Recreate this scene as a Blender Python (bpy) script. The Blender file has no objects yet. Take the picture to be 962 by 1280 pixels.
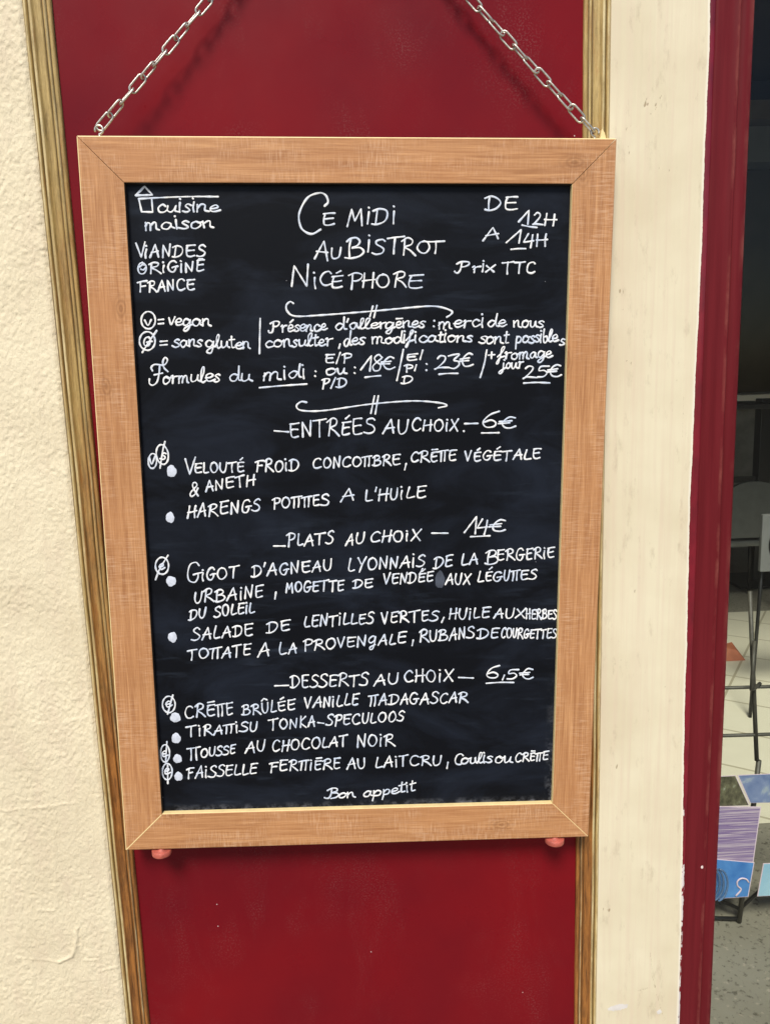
import bpy, math, random, json
import numpy as np
from mathutils import Vector, Matrix
random.seed(7); rng = np.random.default_rng(11)
scene = bpy.context.scene
COL = scene.collection
R = math.radians

# ------------------------------------------------------------------ camera, sky, sun, exposure
cam = bpy.data.cameras.new('camera'); camo = bpy.data.objects.new('camera', cam); COL.objects.link(camo)
def cam_matrix(yaw, pitch, roll, pos):
    f = Vector((math.sin(yaw)*math.cos(pitch), math.cos(yaw)*math.cos(pitch), -math.sin(pitch)))
    r = Vector((math.cos(yaw), -math.sin(yaw), 0)); u = r.cross(f)
    r2 = r*math.cos(roll)+u*math.sin(roll); u2 = u*math.cos(roll)-r*math.sin(roll)
    m = Matrix((r2, u2, -f)).transposed().to_4x4(); m.translation = Vector(pos); return m
camo.matrix_world = cam_matrix(0.03327, 0.16621, -0.0332, (0.006, -0.943, 1.5468))
cam.sensor_fit = 'VERTICAL'; cam.sensor_height = 36; cam.sensor_width = 27; cam.lens = 950/1280*36
cam.clip_start = 0.05; cam.clip_end = 500
scene.camera = camo
SUN_EL, SUN_AZ = R(50), R(14)                      # azimuth: degrees to the left of the wall's normal
sdir = Vector((-math.sin(SUN_AZ)*math.cos(SUN_EL), -math.cos(SUN_AZ)*math.cos(SUN_EL), math.sin(SUN_EL)))
world = bpy.data.worlds.new('World'); scene.world = world; world.use_nodes = True
wn = world.node_tree; wn.nodes.clear()
sky = wn.nodes.new('ShaderNodeTexSky'); sky.sky_type = 'NISHITA'; sky.sun_disc = False
sky.sun_elevation = SUN_EL; sky.sun_rotation = math.atan2(sdir.x, sdir.y)
sky.air_density = 1.0; sky.dust_density = 1.5
bg = wn.nodes.new('ShaderNodeBackground'); bg.inputs[1].default_value = 0.085
wo = wn.nodes.new('ShaderNodeOutputWorld'); wn.links.new(sky.outputs[0], bg.inputs[0]); wn.links.new(bg.outputs[0], wo.inputs[0])
sl = bpy.data.lights.new('sun', 'SUN'); sl.energy = 2.7; sl.angle = R(17); sl.color = (1, .94, .83)
so = bpy.data.objects.new('sun', sl); COL.objects.link(so); so.location = (-2, -6, 8)
so.rotation_euler = (-sdir).to_track_quat('-Z', 'Y').to_euler()
vs = scene.view_settings; vs.view_transform = 'Standard'; vs.look = 'None'; vs.gamma = 1; vs.use_curve_mapping = False
vs.exposure = 0.48
scene.cycles.max_bounces = 8; scene.cycles.transparent_max_bounces = 12

# ------------------------------------------------------------------ helpers
def tag(o, label=None, cat=None, group=None, kind=None):
    if label: o['label'] = label
    if cat: o['category'] = cat
    if group: o['group'] = group
    if kind: o['kind'] = kind
    return o
def thing(name, label, cat, loc=(0, 0, 0), group=None):
    o = bpy.data.objects.new(name, None); COL.objects.link(o); o.location = loc; o.empty_display_size = .05
    return tag(o, label, cat, group)
def obj(name, verts, faces, mat, parent=None, smooth=False, label=None, mats=None, fm=None):
    me = bpy.data.meshes.new(name); me.from_pydata([tuple(map(float, v)) for v in verts], [], faces)
    for m in (mats or [mat]): me.materials.append(m)
    if fm: me.polygons.foreach_set('material_index', fm)
    if smooth: me.polygons.foreach_set('use_smooth', [True]*len(me.polygons))
    me.update()
    o = bpy.data.objects.new(name, me); COL.objects.link(o)
    if parent: o.parent = parent
    if label: o['label'] = label
    return o
class MB:
    def __init__(s): s.v = []; s.f = []; s.m = []
    def add(s, v, f, m=0):
        n = len(s.v); s.v += [tuple(x) for x in v]; s.f += [tuple(i+n for i in q) for q in f]; s.m += [m]*len(f)
    def box(s, x0, y0, z0, x1, y1, z1, m=0, b=0.0):
        if b <= 0:
            v = [(x, y, z) for x in (x0, x1) for y in (y0, y1) for z in (z0, z1)]
            s.add(v, [(0, 1, 3, 2), (4, 6, 7, 5), (0, 4, 5, 1), (2, 3, 7, 6), (0, 2, 6, 4), (1, 5, 7, 3)], m); return
        import bmesh
        bm = bmesh.new(); bmesh.ops.create_cube(bm, size=1)
        for q in bm.verts: q.co = Vector(((x0+x1)/2+q.co.x*(x1-x0), (y0+y1)/2+q.co.y*(y1-y0), (z0+z1)/2+q.co.z*(z1-z0)))
        bmesh.ops.bevel(bm, geom=bm.edges[:], offset=b, segments=2, profile=.6, affect='EDGES')
        bm.verts.index_update(); s.add([q.co[:] for q in bm.verts], [[w.index for w in p.verts] for p in bm.faces], m); bm.free()
    def tube(s, pts, r, n=8, closed=False, m=0, taper=None):
        pts = [Vector(p) for p in pts]; N = len(pts); V = []; up = None
        for i, p in enumerate(pts):
            if closed: t = pts[(i+1) % N]-pts[i-1]
            else: t = pts[min(i+1, N-1)]-pts[max(i-1, 0)]
            t.normalize()
            if up is None: up = t.orthogonal().normalized()
            up = (up-t*up.dot(t)).normalized(); w = t.cross(up)
            rr = r if taper is None else r*taper(i/(N-1))
            for k in range(n):
                a = 2*math.pi*k/n; V.append(p+up*(rr*math.cos(a))+w*(rr*math.sin(a)))
        F = []
        for i in range(N if closed else N-1):
            j = (i+1) % N
            for k in range(n): F.append((i*n+k, i*n+(k+1) % n, j*n+(k+1) % n, j*n+k))
        if not closed: F += [tuple(range(n))[::-1], tuple((N-1)*n+k for k in range(n))]
        s.add(V, F, m)
    def lathe(s, prof, c, axis='z', n=32, m=0):
        V = []; F = []; k = len(prof)
        for i in range(n):
            a = 2*math.pi*i/n
            for r, h in prof:
                p = (r*math.cos(a), r*math.sin(a), h)
                if axis == 'y': p = (p[0], p[2], p[1])
                V.append((p[0]+c[0], p[1]+c[1], p[2]+c[2]))
        for i in range(n):
            j = (i+1) % n
            for q in range(k-1): F.append((i*k+q, j*k+q, j*k+q+1, i*k+q+1))
        s.add(V, F, m)
    def build(s, name, mat, parent=None, smooth=False, label=None, mats=None):
        return obj(name, s.v, s.f, mat, parent, smooth, label, mats, s.m if mats else None)

# value noise on numpy arrays
def vnoise(x, y, seed=0):
    xi = np.floor(x).astype(np.int64); yi = np.floor(y).astype(np.int64); fx = x-xi; fy = y-yi
    def h(a, b):
        n = (a*374761393+b*668265263+seed*1442695041) & 0x7fffffff
        n = ((n ^ (n >> 13))*1274126177) & 0x7fffffff
        return ((n ^ (n >> 16)) & 0xffff)/65535.0
    u = fx*fx*fx*(fx*(fx*6-15)+10); w = fy*fy*fy*(fy*(fy*6-15)+10)
    return (h(xi, yi)*(1-u)+h(xi+1, yi)*u)*(1-w)+(h(xi, yi+1)*(1-u)+h(xi+1, yi+1)*u)*w
def fbm(x, y, o=3, seed=0):
    t = 0; a = .5
    for i in range(o): t = t+a*(vnoise(x*2**i+i*17.3, y*2**i+i*9.1, seed+i)-.5)*2; a *= .5
    return t
def seg_dist(X, Z, poly):
    d = np.full(X.shape, 1e9)
    for (ax, az), (bx, bz) in zip(poly[:-1], poly[1:]):
        vx, vz = bx-ax, bz-az; L = vx*vx+vz*vz+1e-12
        t = np.clip(((X-ax)*vx+(Z-az)*vz)/L, 0, 1)
        d = np.minimum(d, np.hypot(X-ax-t*vx, Z-az-t*vz))
    return d
def grid_obj(name, xs, zs, Y, mat, parent, attrs=None, extra=None, mats=None):
    nx, nz = len(xs), len(zs); X, Z = np.meshgrid(xs, zs)
    V = np.stack([X, Y, Z], -1).reshape(-1, 3)
    i = np.arange(nx*nz).reshape(nz, nx)
    F = np.stack([i[:-1, :-1], i[:-1, 1:], i[1:, 1:], i[1:, :-1]], -1).reshape(-1, 4)
    verts = V.tolist(); faces = F.tolist(); n0 = len(verts)
    if extra: verts += extra[0]; faces += [[q+n0 for q in f] for f in extra[1]]
    o = obj(name, verts, faces, mat, parent, smooth=True)
    if attrs:
        for k, a in attrs.items():
            at = o.data.attributes.new(k, 'FLOAT', 'POINT')
            at.data.foreach_set('value', np.concatenate([a.reshape(-1), np.zeros(len(verts)-n0)]).astype(np.float32))
    return o

# ------------------------------------------------------------------ materials
class NT:
    def __init__(s, name):
        s.m = bpy.data.materials.new(name); s.m.use_nodes = True; s.t = s.m.node_tree; s.n = s.t.nodes
        s.b = s.n['Principled BSDF']
    def new(s, t, **k):
        q = s.n.new(t)
        for a, b in k.items(): setattr(q, a, b)
        return q
    def put(s, sock, v):
        if hasattr(v, 'is_output'): s.t.links.new(v, sock)
        elif isinstance(v, (tuple, list)) and len(v) == 3 and sock.type == 'RGBA': sock.default_value = (*v, 1)
        else: sock.default_value = v
    def coord(s, kind='Object', scale=(1, 1, 1), loc=(0, 0, 0), rnd=False, rot=(0, 0, 0)):
        c = s.new('ShaderNodeTexCoord'); mp = s.new('ShaderNodeMapping')
        src = c.outputs[kind]
        if rnd:
            oi = s.new('ShaderNodeObjectInfo'); ad = s.new('ShaderNodeVectorMath', operation='ADD')
            mu = s.math('MULTIPLY', oi.outputs['Random'], 37.0); s.t.links.new(src, ad.inputs[0]); s.t.links.new(mu, ad.inputs[1]); src = ad.outputs[0]
        s.t.links.new(src, mp.inputs[0]); mp.inputs['Scale'].default_value = scale; mp.inputs['Location'].default_value = loc; mp.inputs['Rotation'].default_value = rot
        return mp.outputs[0]
    def noise(s, vec, scale=5, detail=4, rough=.55, dist=0):
        q = s.new('ShaderNodeTexNoise'); s.t.links.new(vec, q.inputs['Vector']); q.inputs['Scale'].default_value = scale
        q.inputs['Detail'].default_value = detail; q.inputs['Roughness'].default_value = rough; q.inputs['Distortion'].default_value = dist
        return q.outputs['Fac']
    def voro(s, vec, scale=5, feature='F1', out='Distance', rand=1):
        q = s.new('ShaderNodeTexVoronoi', feature=feature); s.t.links.new(vec, q.inputs['Vector']); q.inputs['Scale'].default_value = scale; q.inputs['Randomness'].default_value = rand
        return q.outputs[out]
    def math(s, op, a, b=0.0, c=0.0, clamp=False):
        q = s.new('ShaderNodeMath', operation=op); q.use_clamp = clamp
        for i, v in enumerate((a, b, c)): s.put(q.inputs[i], v)
        return q.outputs[0]
    def ramp(s, fac, stops, interp='LINEAR'):
        q = s.new('ShaderNodeValToRGB'); q.color_ramp.interpolation = interp; e = q.color_ramp.elements
        while len(e) < len(stops): e.new(.5)
        for el, (p, c) in zip(e, stops):
            el.position = p; el.color = (c, c, c, 1) if not isinstance(c, (tuple, list)) else (*c, 1)
        s.t.links.new(fac, q.inputs[0]); return q.outputs[0]
    def mix(s, fac, a, b, mode='MIX'):
        q = s.new('ShaderNodeMix', data_type='RGBA', blend_type=mode); s.put(q.inputs[0], fac); s.put(q.inputs[6], a); s.put(q.inputs[7], b); return q.outputs[2]
    def attr(s, name): return s.new('ShaderNodeAttribute', attribute_name=name).outputs['Fac']
    def bump(s, h, strength=.3, dist=.001, nrm=None):
        q = s.new('ShaderNodeBump'); q.inputs['Strength'].default_value = strength; q.inputs['Distance'].default_value = dist
        s.t.links.new(h, q.inputs['Height'])
        if nrm: s.t.links.new(nrm, q.inputs['Normal'])
        return q.outputs[0]
    def out(s, color=None, rough=None, normal=None, **k):
        if color is not None: s.put(s.b.inputs['Base Color'], color)
        if rough is not None: s.put(s.b.inputs['Roughness'], rough)
        if normal is not None: s.t.links.new(normal, s.b.inputs['Normal'])
        for a, v in k.items(): s.put(s.b.inputs[a.replace('_', ' ')], v)
        return s.m

def m_plaster():
    t = NT('cream plaster'); v = t.coord()
    big = t.noise(v, 6, 5, .6); fine = t.noise(t.coord(scale=(1, 1, .6), rot=(0, R(14), 0)), 360, 3, .6, .4)
    c = t.mix(t.ramp(big, [(.35, 0), (.65, 1)]), (.67, .58, .41), (.78, .69, .50))
    c = t.mix(t.math('MULTIPLY', t.ramp(t.noise(t.coord(scale=(1, 1, .3)), 45, 5), [(.5, 0), (.75, 1)]), .35), c, (.62, .49, .37))
    return t.out(c, .75, t.bump(fine, .6, .0022))
def m_pilaster():
    t = NT('cream painted wood with crimson paint edge'); v = t.coord()
    streak = t.noise(t.coord(scale=(60, 60, 1.6)), 3, 5, .6); big = t.noise(v, 7, 4)
    c = t.mix(t.ramp(big, [(.35, 0), (.65, 1)]), (.66, .58, .41), (.75, .68, .50))
    c = t.mix(t.math('MULTIPLY', t.ramp(streak, [(.45, 0), (.7, 1)]), .5), c, (.67, .545, .41))
    c = t.mix(t.math('MULTIPLY', t.ramp(t.noise(t.coord(scale=(3, 3, 1)), 22, 6, .7), [(.58, 0), (.72, 1)]), .38), c, (.36, .28, .18))
    c = t.mix(t.math('MULTIPLY', t.attr('lip'), .8), c, (.86, .82, .72))
    edge = t.noise(v, 420, 3)
    st = t.math('ADD', t.attr('stain'), t.math('MULTIPLY', t.math('SUBTRACT', edge, .5), .7))
    c = t.mix(t.math('MULTIPLY', t.ramp(st, [(.4, 0), (.62, 1)]), .7), c, (.27, .19, .10))
    ch = t.ramp(t.math('ADD', t.attr('chip'), t.math('MULTIPLY', t.math('SUBTRACT', t.noise(v, 190, 5, .7), .5), 1.5)), [(.49, 0), (.53, 1)])
    c = t.mix(ch, c, t.mix(t.noise(v, 90, 4), (.55, .5, .47), (.84, .82, .78)))
    red = t.ramp(t.math('ADD', t.attr('red'), t.math('MULTIPLY', t.math('SUBTRACT', t.noise(v, 300, 3), .5), .35)), [(.49, 0), (.52, 1)])
    rc = t.mix(t.ramp(t.noise(t.coord(scale=(1, 1, .4)), 60, 4), [(.4, 0), (.65, 1)]), (.20, .008, .020), (.13, .006, .014))
    fl = t.ramp(t.math('ADD', t.attr('flake'), t.math('MULTIPLY', t.math('SUBTRACT', t.noise(t.coord(scale=(1, 1, .6)), 170, 4, .65), .5), 2.2)), [(.62, 0), (.66, 1)])
    c = t.mix(red, c, t.mix(fl, rc, (.70, .64, .62)))
    rough = t.mix(red, (.5, .5, .5), (.22, .22, .22))
    h = t.math('ADD', t.math('MULTIPLY', streak, .5), t.math('ADD', t.math('MULTIPLY', red, .8), t.math('MULTIPLY', t.noise(v, 160, 4), .25)))
    return t.out(c, rough, t.bump(h, .35, .001))
def m_redpanel():
    t = NT('glossy crimson panel paint'); v = t.coord()
    c = t.mix(t.ramp(t.noise(v, 3, 4), [(.3, 0), (.7, 1)]), (.118, .0048, .0105), (.195, .0056, .0095))
    # dust: hazy swipes and pinpoint specks, mostly in the upper half
    sw = t.noise(t.coord(scale=(5, 1, 2.2), rot=(0, R(-52), 0)), 2.4, 6, .6, .9)
    hz = t.ramp(t.noise(v, 5.5, 3), [(.42, 0), (.62, 1)])
    gr = t.ramp(t.noise(v, 460, 2), [(.52, 0), (.62, 1)])
    dust = t.math('MULTIPLY', t.math('MULTIPLY', t.ramp(sw, [(.48, 0), (.72, 1)]), hz), gr)
    c = t.mix(t.math('MULTIPLY', dust, .15), c, (.5, .36, .33))
    sp = t.voro(v, 62, out='Distance'); sr = t.voro(v, 62, out='Color')
    sx = t.new('ShaderNodeSeparateColor'); t.t.links.new(sr, sx.inputs[0])
    dot = t.math('MULTIPLY', t.math('LESS_THAN', sp, t.math('MULTIPLY', sx.outputs[1], .05)), t.math('GREATER_THAN', sx.outputs[0], .80))
    c = t.mix(t.math('MULTIPLY', dot, .8), c, (.62, .5, .5))
    r = t.ramp(t.math('ADD', t.noise(v, 9, 5), t.math('MULTIPLY', dust, .25)), [(.3, .24), (.8, .42)])
    return t.out(c, r, t.bump(t.noise(t.coord(scale=(1, 1, .25)), 130, 3), .06, .001), Specular_IOR_Level=.13)
def m_frame_red():
    t = NT('crimson window frame paint'); v = t.coord()
    c = t.mix(t.ramp(t.noise(t.coord(scale=(60, 60, 2)), 2, 5), [(.35, 0), (.7, 1)]), (.110, .009, .013), (.145, .013, .018))
    sp = t.voro(t.coord(scale=(1, 1, .8)), 42, out='Distance'); sr = t.voro(t.coord(scale=(1, 1, .8)), 42, out='Color')
    sx = t.new('ShaderNodeSeparateColor'); t.t.links.new(sr, sx.inputs[0])
    dot = t.math('MULTIPLY', t.math('LESS_THAN', sp, t.math('MULTIPLY', sx.outputs[1], .11)), t.math('GREATER_THAN', sx.outputs[0], .93))
    c = t.mix(dot, c, (.72, .6, .58))
    wear = t.math('MULTIPLY', t.attr('ridge'), t.ramp(t.noise(t.coord(scale=(1, 1, .5)), 24, 5, .7), [(.46, 0), (.66, 1)]))
    c = t.mix(t.math('MULTIPLY', wear, .35), c, (.36, .13, .10))
    return t.out(c, t.ramp(t.noise(v, 25, 4), [(.3, .3), (.7, .45)]), t.bump(t.noise(t.coord(scale=(3, 3, .12)), 110, 4), .14, .001), Specular_IOR_Level=.12)
def m_mould():
    t = NT('worn gilt moulding'); v = t.coord()
    sx = t.new('ShaderNodeSeparateXYZ'); tc = t.new('ShaderNodeTexCoord'); t.t.links.new(tc.outputs['Object'], sx.inputs[0])
    # how much gilding survives: rubbed down to bare brown wood low on the wall, patchy everywhere
    left = t.ramp(t.math('ADD', t.math('MULTIPLY', sx.outputs[2], .75), t.math('SUBTRACT', t.math('MULTIPLY', t.noise(t.coord(scale=(6, 6, 1)), 6, 5, .65), 1.1), 1.32)), [(.0, 0), (.6, 1)])
    grain = t.noise(t.coord(scale=(60, 60, 4)), 5, 7, .72)
    gold = t.mix(t.ramp(grain, [(.3, 0), (.7, 1)]), (.25, .16, .045), (.58, .42, .16))
    wood = t.mix(t.ramp(grain, [(.34, 0), (.66, 1)]), (.10, .036, .009), (.43, .175, .038))
    left = t.math('MAXIMUM', left, t.math('MULTIPLY', t.attr('gild'), t.ramp(t.noise(t.coord(scale=(4, 4, .6)), 20, 5, .7), [(.32, .25), (.5, .9)])))
    c = t.mix(left, wood, gold)
    blot = t.ramp(t.noise(t.coord(scale=(3, 3, .5)), 30, 5, .7), [(.55, 0), (.68, 1)])
    c = t.mix(t.math('MULTIPLY', blot, .5), c, (.34, .125, .02))
    pale = t.ramp(t.noise(t.coord(scale=(3, 3, .35)), 38, 6, .75), [(.45, .0), (.62, 1)])
    c = t.mix(t.math('MULTIPLY', t.attr('ridge'), t.math('ADD', t.math('MULTIPLY', pale, .65), .25)), c, (.70, .58, .32))
    dirt = t.ramp(t.noise(t.coord(scale=(2, 2, .4)), 55, 6, .75), [(.54, 0), (.74, .6)])
    c = t.mix(dirt, c, (.06, .036, .014))
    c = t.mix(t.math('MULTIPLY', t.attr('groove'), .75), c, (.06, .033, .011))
    return t.out(c, .5, t.bump(t.math('ADD', grain, t.noise(t.coord(scale=(1, 1, .3)), 160, 4)), .7, .0014))
def m_oak():
    t = NT('fine grained oak laminate')
    v = t.coord(rnd=True)
    g1 = t.noise(t.coord(scale=(1.6, 1, 34), rnd=True), 7, 6, .6, .7)
    g2 = t.noise(t.coord(scale=(2.2, 1, 150), rnd=True), 6, 5, .62, .3)
    th_c = t.noise(t.coord(scale=(1, 1, .06), rnd=True), 900, 2, .55); th_l = t.noise(t.coord(scale=(.05, 1, 1), rnd=True), 950, 2, .55)
    c = t.mix(t.ramp(g1, [(.32, 0), (.5, .5), (.68, 1)]), (.38, .170, .068), (.62, .325, .148))
    c = t.mix(t.math('MULTIPLY', t.ramp(g2, [(.44, 1), (.58, 0)]), .34), c, (.27, .10, .035))
    c = t.mix(t.math('MULTIPLY', t.ramp(t.noise(v, 9, 3), [(.4, 0), (.7, 1)]), .3), c, (.52, .235, .095))
    patch = t.ramp(t.noise(t.coord(scale=(1, 1, 2.5), rnd=True), 14, 3), [(.42, .12), (.66, 1)])
    c = t.mix(t.math('MULTIPLY', t.math('MULTIPLY', t.ramp(th_c, [(.5, 0), (.66, 1)]), patch), .46), c, (.70, .45, .29))
    c = t.mix(t.math('MULTIPLY', t.math('MULTIPLY', t.ramp(th_l, [(.52, 0), (.66, 1)]), patch), .3), c, (.68, .44, .28))
    c = t.mix(t.math('MULTIPLY', t.math('MULTIPLY', t.ramp(th_c, [(.34, 1), (.46, 0)]), patch), .36), c, (.25, .105, .045))
    kq = t.new('ShaderNodeTexVoronoi', voronoi_dimensions='2D'); kq.inputs['Scale'].default_value = 1
    t.t.links.new(t.coord(scale=(4.6, 0, 9), rnd=True, rot=(R(90), 0, 0)), kq.inputs['Vector']); k = t.math('ADD', kq.outputs['Distance'], t.math('MULTIPLY', t.math('SUBTRACT', t.noise(v, 60, 3), .5), .05))
    rings = t.math('MULTIPLY', t.ramp(k, [(.02, 1), (.10, 0)]), t.math('ADD', t.math('MULTIPLY', t.math('SINE', t.math('MULTIPLY', k, 190)), .35), .55))
    c = t.mix(t.math('MULTIPLY', rings, .6), c, (.20, .08, .03))
    return t.out(c, t.ramp(g1, [(.3, .5), (.7, .4)]), t.bump(t.math('ADD', th_c, g2), .10, .0005), Specular_IOR_Level=.3)
def m_plain(name, c, rough=.5, var=.15, scale=20, bump=0, **k):
    t = NT(name); v = t.coord(rnd=True); n = t.ramp(t.noise(v, scale, 5, .6), [(.3, 0), (.7, 1)])
    a = tuple(x*(1-var) for x in c); b = tuple(min(1, x*(1+var)) for x in c)
    return t.out(t.mix(n, a, b), rough, t.bump(t.noise(v, scale*6, 4), bump, .001) if bump else None, **k)
def m_slate():
    t = NT('black slate board'); v = t.coord()
    sm = t.noise(t.coord(scale=(1, 1, 2.2), rot=(0, R(12), 0)), 7, 6, .62, .8)
    c = t.mix(t.ramp(sm, [(.42, 0), (.72, 1)]), (.0046, .0054, .0080), (.0125, .0165, .027))
    er = t.noise(t.coord(scale=(1.2, 1, 9), rot=(0, R(-18), 0)), 9, 5, .6)
    c = t.mix(t.math('MULTIPLY', t.math('MULTIPLY', t.ramp(er, [(.55, 0), (.78, 1)]), t.ramp(t.noise(v, 4, 2), [(.45, 0), (.65, 1)])), .42), c, (.05, .066, .098))
    # dust gathered along the lower and right rim
    sx = t.new('ShaderNodeSeparateXYZ'); tc = t.new('ShaderNodeTexCoord'); t.t.links.new(tc.outputs['Object'], sx.inputs[0])
    low = t.math('SUBTRACT', -.372, sx.outputs[2]); rgt = t.math('SUBTRACT', sx.outputs[0], .24)
    rim = t.math('MAXIMUM', t.math('MULTIPLY', low, 55, clamp=True), t.math('MULTIPLY', t.math('MULTIPLY', rgt, 90, clamp=True), t.math('MULTIPLY', t.math('SUBTRACT', -.2, sx.outputs[2]), 4, clamp=True)))
    c = t.mix(t.math('MULTIPLY', rim, t.ramp(t.noise(v, 70, 6, .7), [(.46, 0), (.72, .75)])), c, (.34, .36, .42))
    sp = t.voro(v, 40, out='Distance'); sr = t.voro(v, 40, out='Color')
    s2 = t.new('ShaderNodeSeparateColor'); t.t.links.new(sr, s2.inputs[0])
    dot = t.math('MULTIPLY', t.math('LESS_THAN', sp, t.math('MULTIPLY', s2.outputs[1], .06)), t.math('GREATER_THAN', s2.outputs[0], .88))
    c = t.mix(t.math('MULTIPLY', dot, .5), c, (.5, .5, .55))
    return t.out(c, t.ramp(sm, [(.3, .38), (.75, .55)]), t.bump(t.noise(v, 300, 3), .05, .0006), Specular_IOR_Level=.10)
def m_chalk():
    t = NT('chalk marker ink'); v = t.coord()
    c = t.mix(t.ramp(t.noise(v, 55, 4), [(.36, 0), (.6, 1)]), (.60, .67, .80), (.88, .88, .88))
    dry = t.ramp(t.noise(v, 520, 3, .7), [(.50, 0), (.66, 1)])
    c = t.mix(t.math('MULTIPLY', dry, t.math('ADD', t.math('MULTIPLY', t.ramp(t.noise(v, 38, 3), [(.42, 0), (.62, 1)]), .5), .12)), c, (.20, .23, .31))
    return t.out(c, .8, Specular_IOR_Level=.1)
def m_glass():
    t = NT('shop window glass'); t.n.remove(t.b)
    tr = t.new('ShaderNodeBsdfTransparent'); tr.inputs[0].default_value = (.97, .985, .97, 1)
    gl = t.new('ShaderNodeBsdfGlossy'); gl.inputs['Roughness'].default_value = .01
    lw = t.new('ShaderNodeLayerWeight'); F = t.math('ADD', t.math('MULTIPLY', t.math('POWER', lw.outputs['Facing'], 5.0), .5), .014)
    mx = t.new('ShaderNodeMixShader'); t.t.links.new(F, mx.inputs[0]); t.t.links.new(tr.outputs[0], mx.inputs[1]); t.t.links.new(gl.outputs[0], mx.inputs[2])
    t.t.links.new(mx.outputs[0], t.n['Material Output'].inputs[0]); return t.m
def m_ground():
    t = NT('pavement concrete'); v = t.coord()
    n = t.noise(v, 3, 6, .6); sp = t.noise(v, 160, 3, .6)
    c = t.mix(n, (.17, .155, .125), (.27, .25, .205)); c = t.mix(t.ramp(sp, [(.55, 0), (.68, 1)]), c, (.10, .092, .075))
    c = t.mix(t.ramp(t.noise(v, 45, 4), [(.6, 0), (.7, .6)]), c, (.36, .33, .27))
    return t.out(c, .8, t.bump(sp, .4, .003))
def m_floor():
    t = NT('aggregate shop floor'); v = t.coord()
    sp = t.noise(v, 75, 4, .65); br = t.noise(v, 4, 4)
    c = t.mix(br, (.20, .185, .145), (.33, .31, .25)); c = t.mix(t.ramp(sp, [(.56, 0), (.66, .85)]), c, (.085, .075, .055))
    c = t.mix(t.ramp(t.noise(v, 58, 3), [(.62, 0), (.7, .7)]), c, (.42, .37, .30))
    return t.out(c, .6, t.bump(sp, .2, .002))
def m_tile():
    t = NT('cream floor tiles'); v = t.coord(rot=(0, 0, R(35)))
    b = t.new('ShaderNodeTexBrick'); t.t.links.new(v, b.inputs[0]); b.offset = 0
    b.inputs['Scale'].default_value = 1; b.inputs['Brick Width'].default_value = .33; b.inputs['Row Height'].default_value = .33; b.inputs['Mortar Size'].default_value = .006
    b.inputs['Color1'].default_value = (.88, .84, .68, 1); b.inputs['Color2'].default_value = (.85, .81, .64, 1); b.inputs['Mortar'].default_value = (.50, .45, .32, 1)
    c = t.mix(t.math('MULTIPLY', t.noise(v, 14, 5), .3), b.outputs[0], (.6, .54, .4))
    return t.out(c, .45)

M = dict(plaster=m_plaster(), pil=m_pilaster(), red=m_redpanel(), fred=m_frame_red(), mould=m_mould(), oak=m_oak(), slate=m_slate(), chalk=m_chalk(), glass=m_glass(),
    ground=m_ground(), floor=m_floor(), tile=m_tile(),
    mdf=m_plain('raw laminate edge', (.84, .66, .33), .5, .10, 60), steel=m_plain('zinc chain steel', (.56, .53, .47), .36, .25, 120, .2, Metallic=.9),
    peg=m_plain('coral peg', (.45, .10, .07), .5, .3, 120, .4), dark=m_plain('dark brown wall', (.05, .042, .028), .7, .3, 3), ceil=m_plain('dark ceiling', (.05, .04, .028), .8, .2, 2),
    black=m_plain('black painted metal', (.012, .012, .012), .4, .2, 30), grey=m_plain('grey seat plastic', (.10, .105, .10), .45, .12, 20), wire=m_plain('dull wire', (.075, .07, .055), .5, .25, 50),
    counter=m_plain('beige counter top', (.80, .74, .60), .5, .08, 8), brown=m_plain('brown counter front', (.20, .19, .165), .6, .3, 6),
    navy=m_plain('navy board', (.012, .014, .022), .6, .2, 5), tan=m_plain('tan shelf board', (.13, .105, .065), .6, .2, 5), palegrey=m_plain('pale grey panel', (.17, .18, .17), .6, .1, 4),
    facade=m_plain('cream facade render', (.62, .53, .38), .8, .1, 4, .3), white=m_plain('card white', (.76, .62, .70), .5, .05, 40), terracotta=m_plain('terracotta', (.5, .16, .08), .6, .15, 20),
    bluewire=m_plain('blue grey gloss wire', (.10, .18, .33), .25, .3, 30), edgeshade=m_plain('painted inner edge shade', (.030, .018, .010), .6, .3, 60), dot=m_plain('chalk marker blot', (.60, .64, .74), .7, .15, 220), sign=m_plain('grey sign board', (.17, .175, .17), .5, .08, 12), smudge=m_plain('wiped chalk smudge', (.050, .060, .085), .6, .35, 90))

# ------------------------------------------------------------------ ground and room behind the glass
def quad(name, pts, mat, kind='structure'): return tag(obj(name, pts, [tuple(range(len(pts)))], mat), kind=kind)
quad('pavement', [(-60, -60, 0), (60, -60, 0), (60, 60, 0), (-60, 60, 0)], M['ground'])
quad('shop_floor', [(-1, .12, .004), (7, .12, .004), (7, 8, .004), (-1, 8, .004)], M['floor'])
quad('tiled_floor', [(-.6, 1.42, .008), (6.4, 1.42, .008), (6.4, 3.75, .008), (-.6, 3.75, .008)], M['tile'])
mb = MB(); mb.box(-1, 6.1, 0, 7, 6.25, 4.2); mb.box(-1.15, .1, 0, -1, 6.1, 4.2); mb.box(7, .1, 0, 7.15, 6.25, 4.2)
tag(mb.build('interior_wall', M['dark']), kind='structure')
mb = MB(); mb.box(-1.1, .25, 4.05, 7.1, 6.2, 4.17); tag(mb.build('ceiling', M['ceil']), kind='structure')

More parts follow.
